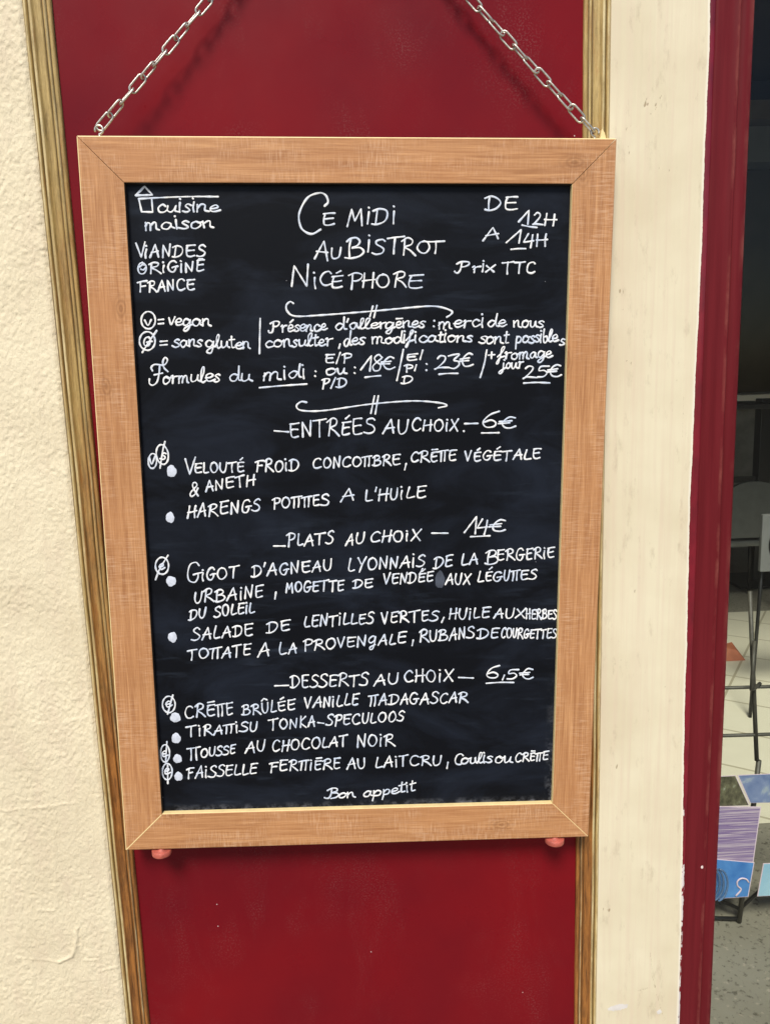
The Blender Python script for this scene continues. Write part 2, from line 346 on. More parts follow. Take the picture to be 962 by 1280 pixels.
# ------------------------------------------------------------------ left plaster wall
xs = np.arange(-.60, -.3434, .0016); xs = np.append(xs, -.3434); zs = np.arange(.55, 2.10, .0016)
X, Z = np.meshgrid(xs, zs)
warp = fbm(X*30, Z*30, 2, 5)
h = .0012*fbm(X*400+warp*3, Z*250, 2, 1)*(.45+.8*vnoise(X*28, Z*20, 77))+.0005*np.abs(fbm(X*75, Z*60, 3, 9))+.0006*fbm(X*14, Z*9, 2, 3)
h += .0008*np.clip(fbm(X*290, Z*34, 2, 33), 0, 1)
CK = dict(crescent=[(-.3953, .8388), (-.3977, .8148), (-.4069, .7971), (-.4237, .7897)], h1=[(-.478, 1.0154), (-.4367, 1.0165), (-.3794, 1.0213)],
    h2=[(-.4812, .8019), (-.4501, .7938), (-.4237, .7897)], h3=[(-.4419, .8704), (-.421, .8679)], h4=[(-.3915, .79), (-.3733, .79)],
    v1=[(-.3788, 1.8796), (-.3747, 1.8376), (-.3687, 1.8119)], v2=[(-.4165, .7548), (-.4129, .7047)], v3=[(-.4115, .9808), (-.4187, .8702)],
    h5=[(-.3662, .7736), (-.3442, .7783)], h6=[(-.3587, 1.5642), (-.343, 1.5618)], d1=[(-.4013, .875), (-.3943, .8387)], d2=[(-.3968, .8771), (-.392, .8506)])
sm = np.exp(-(((X+.399)/.011)**2+((Z-.786)/.017)**2)); h *= 1-.85*sm; h -= .0009*sm
wob = .0025*fbm(X*60, Z*60, 2, 21)
for k, poly in CK.items():
    d = seg_dist(X+wob, Z+wob, poly); a, w = dict(crescent=(.0022, .0020), v3=(.0006, .0022), v1=(.0007, .003)).get(k, (.0009, .0011))
    h += a*np.exp(-(d/w)**2)
edge = np.clip((X+.3475)/.004, 0, 1); h -= .0018*edge**2; h += .0008*np.exp(-((X+.349)/.0022)**2)
b = 0
ex = ([(-4, -.01, 0), (-.60, -.01, 0), (-.60, -.01, .55), (-.60, -.01, 2.0992), (-.60, -.01, 4.6), (-4, -.01, 4.6), (-.60, -.01, .55), (-.3434, -.01, .55), (-.3434, -.01, 0), (-.60, -.01, 2.0992), (-.3434, -.01, 2.0992), (-.3434, -.01, 4.6),
      (-.3434, .12, 0), (-.3434, .12, 4.6), (-4, .12, 4.6), (-4, .12, 0)],
      [(0, 1, 2, 3, 4, 5), (1, 8, 7, 2), (3, 10, 11, 4), (8, 12, 13, 11, 10, 7), (5, 4, 11, 13, 14), (0, 5, 14, 15), (12, 15, 14, 13)])
o = grid_obj('plaster_wall', xs, zs, -.0105-h, M['plaster'], None, extra=ex)
tag(o, 'rough cream plaster wall with brush marks and cracks on the left side', 'wall')

# ------------------------------------------------------------------ crimson panel between two gilt mouldings
pan = thing('shopfront_panel', 'glossy crimson wood panel between worn gilt mouldings, behind the menu board', 'wall panel', (-.0155, 0, 0))
px = -.0155
mb = MB(); mb.box(-.314-px, 0, .10, .2835-px, .03, 3.9); mb.build('panel', M['red'], pan)
PROF = [(0, 4), (.3, 8.5), (1.2, 10.2), (2.8, 10.4), (4.0, 9.0), (4.6, 6.2), (5.2, 6.0), (5.8, 8.6), (7.2, 11.4), (8.8, 12.0), (10.2, 11.2), (11, 9.2), (12.5, 8.0), (15, 7.0), (17.5, 6.7), (18.8, 6.9), (19.4, 4.4), (20.1, 4.3), (20.7, 6.2), (21.9, 6.9), (23.2, 6.2), (23.8, 3.9), (24.5, 3.8), (25, 5.3), (27, 5.2), (28.6, 4.4), (29, 0)]
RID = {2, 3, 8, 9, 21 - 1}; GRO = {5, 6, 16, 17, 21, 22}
def moulding(x_out, sgn, label):
    zs = np.linspace(.1, 3.9, 381); V = []; F = []; n = len(PROF); ri = []; gr = []; gi = []
    for j, z in enumerate(zs):
        wv = .0003*math.sin(z*9)+.0002*math.sin(z*31+1)
        for i, (u, hh) in enumerate(PROF):
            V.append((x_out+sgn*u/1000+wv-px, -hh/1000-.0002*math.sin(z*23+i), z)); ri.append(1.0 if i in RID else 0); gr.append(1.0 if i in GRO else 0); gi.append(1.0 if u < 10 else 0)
    for j in range(len(zs)-1):
        for i in range(n-1):
            q = (j*n+i, j*n+i+1, (j+1)*n+i+1, (j+1)*n+i); F.append(q if sgn > 0 else q[::-1])
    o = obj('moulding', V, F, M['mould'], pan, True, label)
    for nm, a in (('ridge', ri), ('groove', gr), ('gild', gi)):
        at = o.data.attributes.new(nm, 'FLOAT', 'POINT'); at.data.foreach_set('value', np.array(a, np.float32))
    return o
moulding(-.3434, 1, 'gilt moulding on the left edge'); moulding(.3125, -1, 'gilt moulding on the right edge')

# ------------------------------------------------------------------ cream pilaster with the crimson paint line
EDGE = [(.4257, 2.1), (.4257, 1.9656), (.4268, 1.9238), (.4256, 1.7943), (.4257, 1.7407), (.426, 1.7044), (.4254, 1.6676), (.425, 1.6115), (.4239, 1.5446), (.4235, 1.4561), (.422, 1.3956), (.4226, 1.3493), (.4235, 1.2917), (.4239, 1.2491), (.4248, 1.1731), (.424, 1.151), (.4259, 1.0266), (.4269, .98), (.4289, .8847), (.4288, .8361), (.432, .7362), (.4318, .6334), (.432, .5)]
PX1 = .4335
xs = np.append(np.arange(.3125, PX1, .0013), PX1); zs = np.arange(.55, 2.10, .0016); X, Z = np.meshgrid(xs, zs)
ez = np.interp(zs, [e[1] for e in EDGE][::-1], [e[0] for e in EDGE][::-1])[:, None]+.0006*fbm(Z*90, Z*0+3, 3, 4)
ez = np.minimum(ez, .4305)
red = np.clip(.5+(X-ez)/.003, 0, 1)
h = .00012*fbm(X*300, Z*10, 2, 7)+.00025*fbm(X*22, Z*8, 2, 8)+.0006*np.clip((X-ez)/.0015, 0, 1)-.0022*np.clip((X-PX1+.004)/.004, 0, 1)**2
lower = np.clip((1.18-Z)/.25, 0, 1)
lip = np.exp(-((X-ez+.0011)/.0010)**2)
flake = lower*np.exp(-((X-ez-.001)/.0035)**2)*(.25+.45*np.clip((.95-Z)/.25, 0, 1)+.3*(vnoise(Z*22, Z*0, 3) > .6))
chip = np.exp(-(((X-.343)/.016)**2+((Z-.666-.12*(X-.343))/.0055)**2)**1.5)+np.exp(-(((X-.4025)/.0042)**2+((Z-.655)/.004)**2))
chip += .9*np.exp(-(((X-ez+.001)/.002)**2))*(vnoise(Z*35, Z*0, 12) > .88)*(Z < 1.0)
stain = np.zeros_like(X)
for (sx_, sz_) in [(.3592, 1.8611), (.3713, 1.8652), (.3574, 1.8586), (.3783, 1.7821), (.3623, 1.8507), (.3384, 1.8287), (.3398, 1.8068), (.3286, 1.6471), (.326, 1.6304), (.3429, 1.5664), (.4051, 1.5403), (.3321, 1.1775), (.4019, 1.141), (.3347, 1.0315), (.3542, 1.2756), (.3227, .8242)]:
    for q in range(7):
        cx, cz = sx_+random.uniform(-.007, .007), sz_+random.uniform(-.006, .006)
        stain += random.uniform(.25, .6)*np.exp(-(((X-cx)/random.uniform(.0007, .0016))**2+((Z-cz-.6*(X-cx))/random.uniform(.0010, .0034))**2))
crack = seg_dist(X+.001*fbm(X*200, Z*200, 2, 2), Z, [(.3872, .7517), (.3916, .7135), (.4006, .6744), (.4108, .6413)])
stain += .55*np.exp(-(crack/.0010)**2); stain += .5*np.exp(-(((X-.378)/.018)**2+((Z-.692-.25*(X-.378))/.003)**2)); stain += .45*np.exp(-(((X-.386)/.012)**2+((Z-.664)/.0022)**2))
stain += .5*np.exp(-((X-.4098)/.0007)**2)*((Z < 1.52) & (Z > 1.47)); h -= .0003*np.clip(stain, 0, 1); h += .0003*np.clip(chip, 0, 1)
Yp = -.0095-h
ex = ([(.3125, -.0095, 2.0992), (PX1, -.0073, 2.0992), (PX1, -.0073, 3.9), (.3125, -.0095, 3.9), (.3125, -.0095, .0), (PX1, -.0073, .0), (PX1, -.0073, .55), (.3125, -.0095, .55),
      (PX1, .12, 0), (PX1, .12, 3.9), (.3125, .12, 0), (.3125, .12, 3.9)],
      [(0, 1, 2, 3), (4, 5, 6, 7), (5, 8, 9, 2, 1, 6), (4, 7, 0, 3, 11, 10)])
o = grid_obj('pilaster', xs, zs, Yp, M['pil'], None, attrs=dict(red=red, flake=flake, chip=chip, stain=stain, lip=lip), extra=ex)
tag(o, 'narrow cream painted pilaster, scuffed and chipped, between the gilt moulding and window frame', 'pilaster')

# ------------------------------------------------------------------ shop window: frame, pane
win = thing('shop_window', 'shop window in a crimson painted frame on the right side', 'window', (.46, 0, .3))
JP = [(.4337, .03), (.4337, -.0015), (.4350, -.0035), (.4385, -.0040), (.452, -.0040), (.4600, -.0040), (.4614, -.0052), (.4630, -.0062), (.4645, -.0052), (.4652, -.0018), (.4660, -.0016), (.4668, -.0030), (.474, -.0030), (.4800, -.0028), (.4815, -.0012), (.4818, .022), (.4818, .05)]
def jamb(flip=None):
    zs = np.linspace(.3, 4.55, 420); V = []; F = []; n = len(JP); ri = []
    for z in zs:
        for i, (x, y) in enumerate(JP):
            xx = x if flip is None else flip-x
            V.append((xx-.46+.0003*math.sin(z*7), y-.0003*math.sin(z*13+i*.4), z-.3)); ri.append(1. if i in (7, 6, 8, 13, 14) else 0)
    for j in range(len(zs)-1):
        for i in range(n-1):
            q = (j*n+i, j*n+i+1, (j+1)*n+i+1, (j+1)*n+i); F.append(q if flip is None else q[::-1])
    o = obj('jamb', V, F, M['fred'], win, True)
    at = o.data.attributes.new('ridge', 'FLOAT', 'POINT'); at.data.foreach_set('value', np.array(ri, np.float32))
jamb(); jamb(3.9)
mb = MB(); mb.box(.4819-.46, -.002, 0, 3.418-.46, .05, .06, b=.004); mb.build('window_sill', M['fred'], win)
mb = MB(); mb.box(.4819-.46, -.002, 4.19, 3.418-.46, .05, 4.25, b=.004); mb.build('frame_head', M['fred'], win)
mb = MB(); mb.box(.482-.46, .026, .061, 3.4178-.46, .030, 4.189); mb.build('window_pane', M['glass'], win)
mb = MB(); mb.box(PX1+.0002, 0, 0, 3.46, .12, .299); mb.box(PX1+.0002, 0, 4.551, 3.46, .12, 4.6); mb.box(3.4665, -.008, 0, 9, .12, 4.6); mb.box(-.343, -.004, 3.901, PX1-.0002, .12, 4.6)
tag(mb.build('facade_wall', M['facade']), 'cream rendered shop facade wall around the shop window', 'wall')

# ------------------------------------------------------------------ menu board
ROT = -.02593; BW, BH, RW, TH, REC = .60, .8596, .0491, .022, .0075; YF = -.040
board = thing('menu_board', 'black chalkboard menu in a pale oak frame covered in white handwriting', 'chalkboard', (0, YF, 1.39))
board.rotation_euler = (0, -ROT, 0)
def rail(L, angle, loc, bottom_right):
    # profile: v from outer edge to inner edge, y depth (0 = front)
    prof = [(0, TH), (0, .0016), (.0005, .0004), (.0014, 0), (RW-.0012, 0), (RW-.0004, .0004), (RW, .0012), (RW, REC), (RW-.004, REC), (RW-.004, TH)]
    V = []; F = []; fm = []; n = len(prof); g = .0004
    for e in (-1, 1):
        for v_, y in prof: V.append((e*(L/2-v_-g), y, -v_))
    for i in range(n):
        j = (i+1) % n; F.append((i, j, n+j, n+i)); fm.append(0 if i in (3,) else 1)
    F += [tuple(range(n))[::-1], tuple(range(n, 2*n))]; fm += [1, 1]
    o = obj('frame_rail', V, F, None, board, False, None, [M['oak'], M['mdf'] if not bottom_right else M['oak']], fm)
    for i, p in enumerate(o.data.polygons):
        if bottom_right and i in (4, 5, 6): p.material_index = 1
        if bottom_right and i in (4, 5, 6): pass
    o.rotation_euler = (0, angle, 0); o.location = loc
    return o
r0 = rail(BW, 0, (0, 0, BH/2), False)
r1 = rail(BH, math.pi/2, (BW/2, 0, 0), True)
r2 = rail(BW, math.pi, (0, 0, -BH/2), True)
r3 = rail(BH, -math.pi/2, (-BW/2, 0, 0), False)
for r_ in (r0, r3):  # top and left inner faces: shade painted in as a darker colour
    r_.data.materials.append(M['edgeshade'])
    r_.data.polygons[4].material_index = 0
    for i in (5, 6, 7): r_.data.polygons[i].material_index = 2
for r_ in (r1, r2):
    r_.data.materials.clear(); r_.data.materials.append(M['oak']); r_.data.materials.append(M['mdf'])
    for i, p in enumerate(r_.data.polygons): p.material_index = 1 if i in (5, 6) or i >= 10 else 0
mb = MB(); mb.box(-BW/2+RW-.006, REC+.0002, -BH/2+RW-.006, BW/2-RW+.006, REC+.005, BH/2-RW+.006)
slate = mb.build('slate', M['slate'], board)
for (bx, bz) in ((-.232, -BH/2), (.280, -BH/2)):
    mb = MB(); mb.lathe([(0, -.0105), (.0105, -.0105), (.0122, -.0095), (.0125, -.0085), (.0125, -.0035), (.0118, -.0028), (.005, -.0028), (.0045, .002), (0, .002)], (bx-.0235, .006, bz), 'z', 32)
    mb.build('foot_peg', M['peg'], board, True)
for (bx, s_) in ((-.2775, 1), (.2775, -1)):
    mb = MB(); c = Vector((bx, .009, BH/2))
    mb.tube([c+Vector((0, 0, -.002)), c+Vector((0, 0, .004))]+[c+Vector((.0045*math.sin(a)*s_, 0, .0085-.0045*math.cos(a))) for a in np.linspace(0, 5.2, 14)], .0013, 8)
    mb.build('screw_eye', M['steel'], board, True)
mb = MB(); mb.add([(0.2820, .004, BH/2), (0.2890, .004, BH/2), (0.2870, .004, BH/2+.007), (0.2840, .004, BH/2+.011), (0.2820, .013, BH/2), (0.2890, .013, BH/2), (0.2870, .013, BH/2+.007), (0.2840, .013, BH/2+.011)],
    [(0, 1, 2, 3), (7, 6, 5, 4), (0, 4, 5, 1), (1, 5, 6, 2), (2, 6, 7, 3), (3, 7, 4, 0)]); mb.build('wood_splinter', M['mdf'], board)

for (ex, sg_, w_) in ((-1, 1, .0006), (1, -1, .00035)):        # the lower mitres have opened and show their pale raw edge
    p, q = Vector((ex*(BW/2-.0012), -.0002, -BH/2+.0012)), Vector((ex*(BW/2-RW+.0008), -.0002, -BH/2+RW-.0008))
    n_ = Vector((q-p)).cross(Vector((0, 1, 0))).normalized()*w_
    f_ = [p-n_, p+n_, q+n_, q-n_]; mb = MB()
    mb.add([x[:] for x in f_]+[(x.x, .004, x.z) for x in f_], [(0, 1, 2, 3), (7, 6, 5, 4), (0, 4, 5, 1), (1, 5, 6, 2), (2, 6, 7, 3), (3, 7, 4, 0)]); mb.build('mitre_edge', M['mdf'], board)

# ------------------------------------------------------------------ handwriting
def _parse(txt):
    G = {}
    for line in txt.strip().splitlines():
        key, adv, body = line.split(' ', 2); st = []
        for s_ in body.split('|'):
            s_ = s_.strip(); kind = 's'
            if s_[0] in '/.': kind = 'p' if s_[0] == '/' else 'd'; s_ = s_[1:]
            st.append((kind, [tuple(map(float, q.split(','))) for q in s_.split()]))
        G[key] = (float(adv), st)
    return G
GLYPH = _parse('''
A 56 /-2,-2 36,100 54,0 | 8,36 54,42
B 58 14,94 10,50 8,2 | -2,82 14,98 36,100 48,84 40,64 16,53 44,52 58,30 46,6 14,-2 -6,6
C 56 56,86 42,100 18,88 4,48 12,10 34,0 58,14
D 62 16,94 13,50 12,4 | -2,86 24,99 54,84 62,50 46,14 16,-2 -6,4
E 50 10,94 5,50 8,8 26,0 50,7 | 6,93 30,97 54,98 | 8,52 28,55 46,56
F 48 10,90 8,40 6,-4 | -10,84 20,94 54,98 | 8,50 28,53 44,54
G 62 56,84 42,100 18,90 3,46 12,8 36,-2 52,20 54,44 | 30,40 48,46 68,46
H 52 8,98 6,50 2,-2 | 50,100 47,50 46,-2 | 2,46 30,50 58,54
I 10 6,98 4,0
L 42 12,100 5,40 5,10 16,0 46,8
M 62 /0,-2 10,96 30,28 54,98 60,-2
N 54 /4,-2 6,96 46,2 52,102
O 60 32,98 12,86 2,44 16,4 42,2 60,42 50,86 30,99
P 50 13,92 10,40 8,-8 | -6,84 22,100 52,90 50,60 30,48 12,46
R 58 12,92 9,40 6,-2 | -4,82 26,101 50,88 44,62 14,48 40,26 66,-4
S 48 52,88 38,101 14,90 12,68 36,50 50,30 40,6 16,-1 -6,8
T 56 28,94 27,40 26,-4 | -6,90 30,95 64,100
U 50 4,96 2,40 12,4 30,0 44,26 50,98
V 48 /0,98 22,-2 48,102
X 50 4,96 28,46 52,-2 | 54,100 26,46 -2,0
Y 50 /2,96 24,50 | 52,100 32,50 20,0 16,-16
K 52 9,98 6,-2 | 48,98 8,46 54,-4
Ç 60 50,92 34,100 10,80 6,48 26,30 48,52 54,90 | 56,92 50,20 38,-28 20,-34 14,-18 30,-4 56,10
É 50 10,84 5,44 8,8 26,0 50,7 | 6,83 30,87 54,88 | 8,46 28,49 46,50 | 24,112 46,130
È 50 10,84 5,44 8,8 26,0 50,7 | 6,83 30,87 54,88 | 8,46 28,49 46,50 | 8,112 50,114
Û 50 4,88 2,36 12,4 30,0 44,26 50,90 | /2,112 24,132 46,112
π 58 -8,86 24,92 66,96 | 14,88 13,40 12,-4 | 44,92 45,40 44,-4
i 16 8,70 6,30 8,-2 | .5,100
ƿ 54 16,90 12,30 2,2 -12,2 -18,16 | -6,80 18,99 48,94 52,70 34,54 12,52
ß 62 18,92 14,40 4,2 -14,0 -22,10 | -4,80 20,99 46,92 44,68 16,52 46,50 56,26 38,4 12,-2
1 36 /-14,8 26,100 22,-2
2 58 6,80 22,99 44,90 40,58 4,4 -6,-2 20,6 64,2
3 50 2,92 26,96 52,96 24,60 46,48 48,20 26,0 -2,8
4 50 22,96 4,40 8,34 50,42 | 48,84 44,40 40,-10
5 52 60,98 18,94 12,58 38,60 50,36 34,4 4,2
6 52 56,99 24,76 4,34 14,4 38,4 48,28 30,46 8,34
8 48 46,86 28,100 10,82 20,58 42,36 38,6 14,0 4,26 22,52 42,70 46,86
€ 60 60,88 40,98 20,74 12,40 22,8 44,0 66,12 | -2,58 46,64 | -2,40 42,44
, 14 10,16 2,-20
: 12 .2,54 | .0,8
/ 26 26,104 0,-6
' 12 10,112 2,78
& 58 62,56 44,20 22,-4 6,10 16,34 52,74 46,100 26,102 22,80 40,36 62,0
a 48 40,46 22,55 4,34 8,6 24,0 38,24 42,52 42,16 54,4
b 42 8,108 6,50 10,6 26,0 40,24 32,50 12,42
c 40 38,44 24,56 5,32 12,4 28,0 46,14
d 48 40,44 22,55 4,30 12,2 28,4 40,34 | 46,112 43,50 44,10 56,4
e 38 4,26 26,28 36,42 24,56 6,38 8,8 24,0 46,14
f 34 -4,18 18,60 32,98 23,106 16,84 12,20 4,-40 -6,-34 10,8 36,20
g 48 38,46 20,56 4,36 8,6 24,2 38,26 42,54 38,-14 24,-48 8,-40 16,-18 54,10
j 20 10,54 8,-20 -6,-46 -16,-30 24,8 | .10,84
l 24 0,10 18,60 23,96 14,104 6,76 6,20 14,0 30,8
m 62 4,54 4,0 | 4,30 14,54 26,46 26,0 | 26,30 38,56 50,48 50,8 62,0
n 44 4,54 4,0 | 4,28 18,54 32,50 34,10 48,0
o 44 24,56 6,40 6,8 24,0 40,24 34,50 22,55 36,44 50,48
p 44 8,56 5,0 0,-48 | 6,30 22,56 40,40 34,6 10,2
r 36 2,50 10,58 10,0 | 10,30 20,50 38,54
s 32 34,50 22,58 8,44 24,26 30,8 14,-2 -4,8
t 28 16,96 13,30 16,2 30,6 | 2,66 30,71
u 44 4,54 4,16 14,0 30,16 36,54 36,14 50,2
v 38 0,54 16,0 40,60
x 38 4,54 38,0 | 42,58 0,0
é 38 4,26 26,28 36,42 24,56 6,38 8,8 24,0 46,14 | 18,76 36,98
è 38 4,26 26,28 36,42 24,56 6,38 8,8 24,0 46,14 | 4,78 38,80
w 18 6,54 6,10 20,2 | .8,82
''')
def gap(ch):
    return 10 if ch == "'" else 6 if ch.islower() and ch not in ('i', 'π', 'ß', 'ƿ') else 19

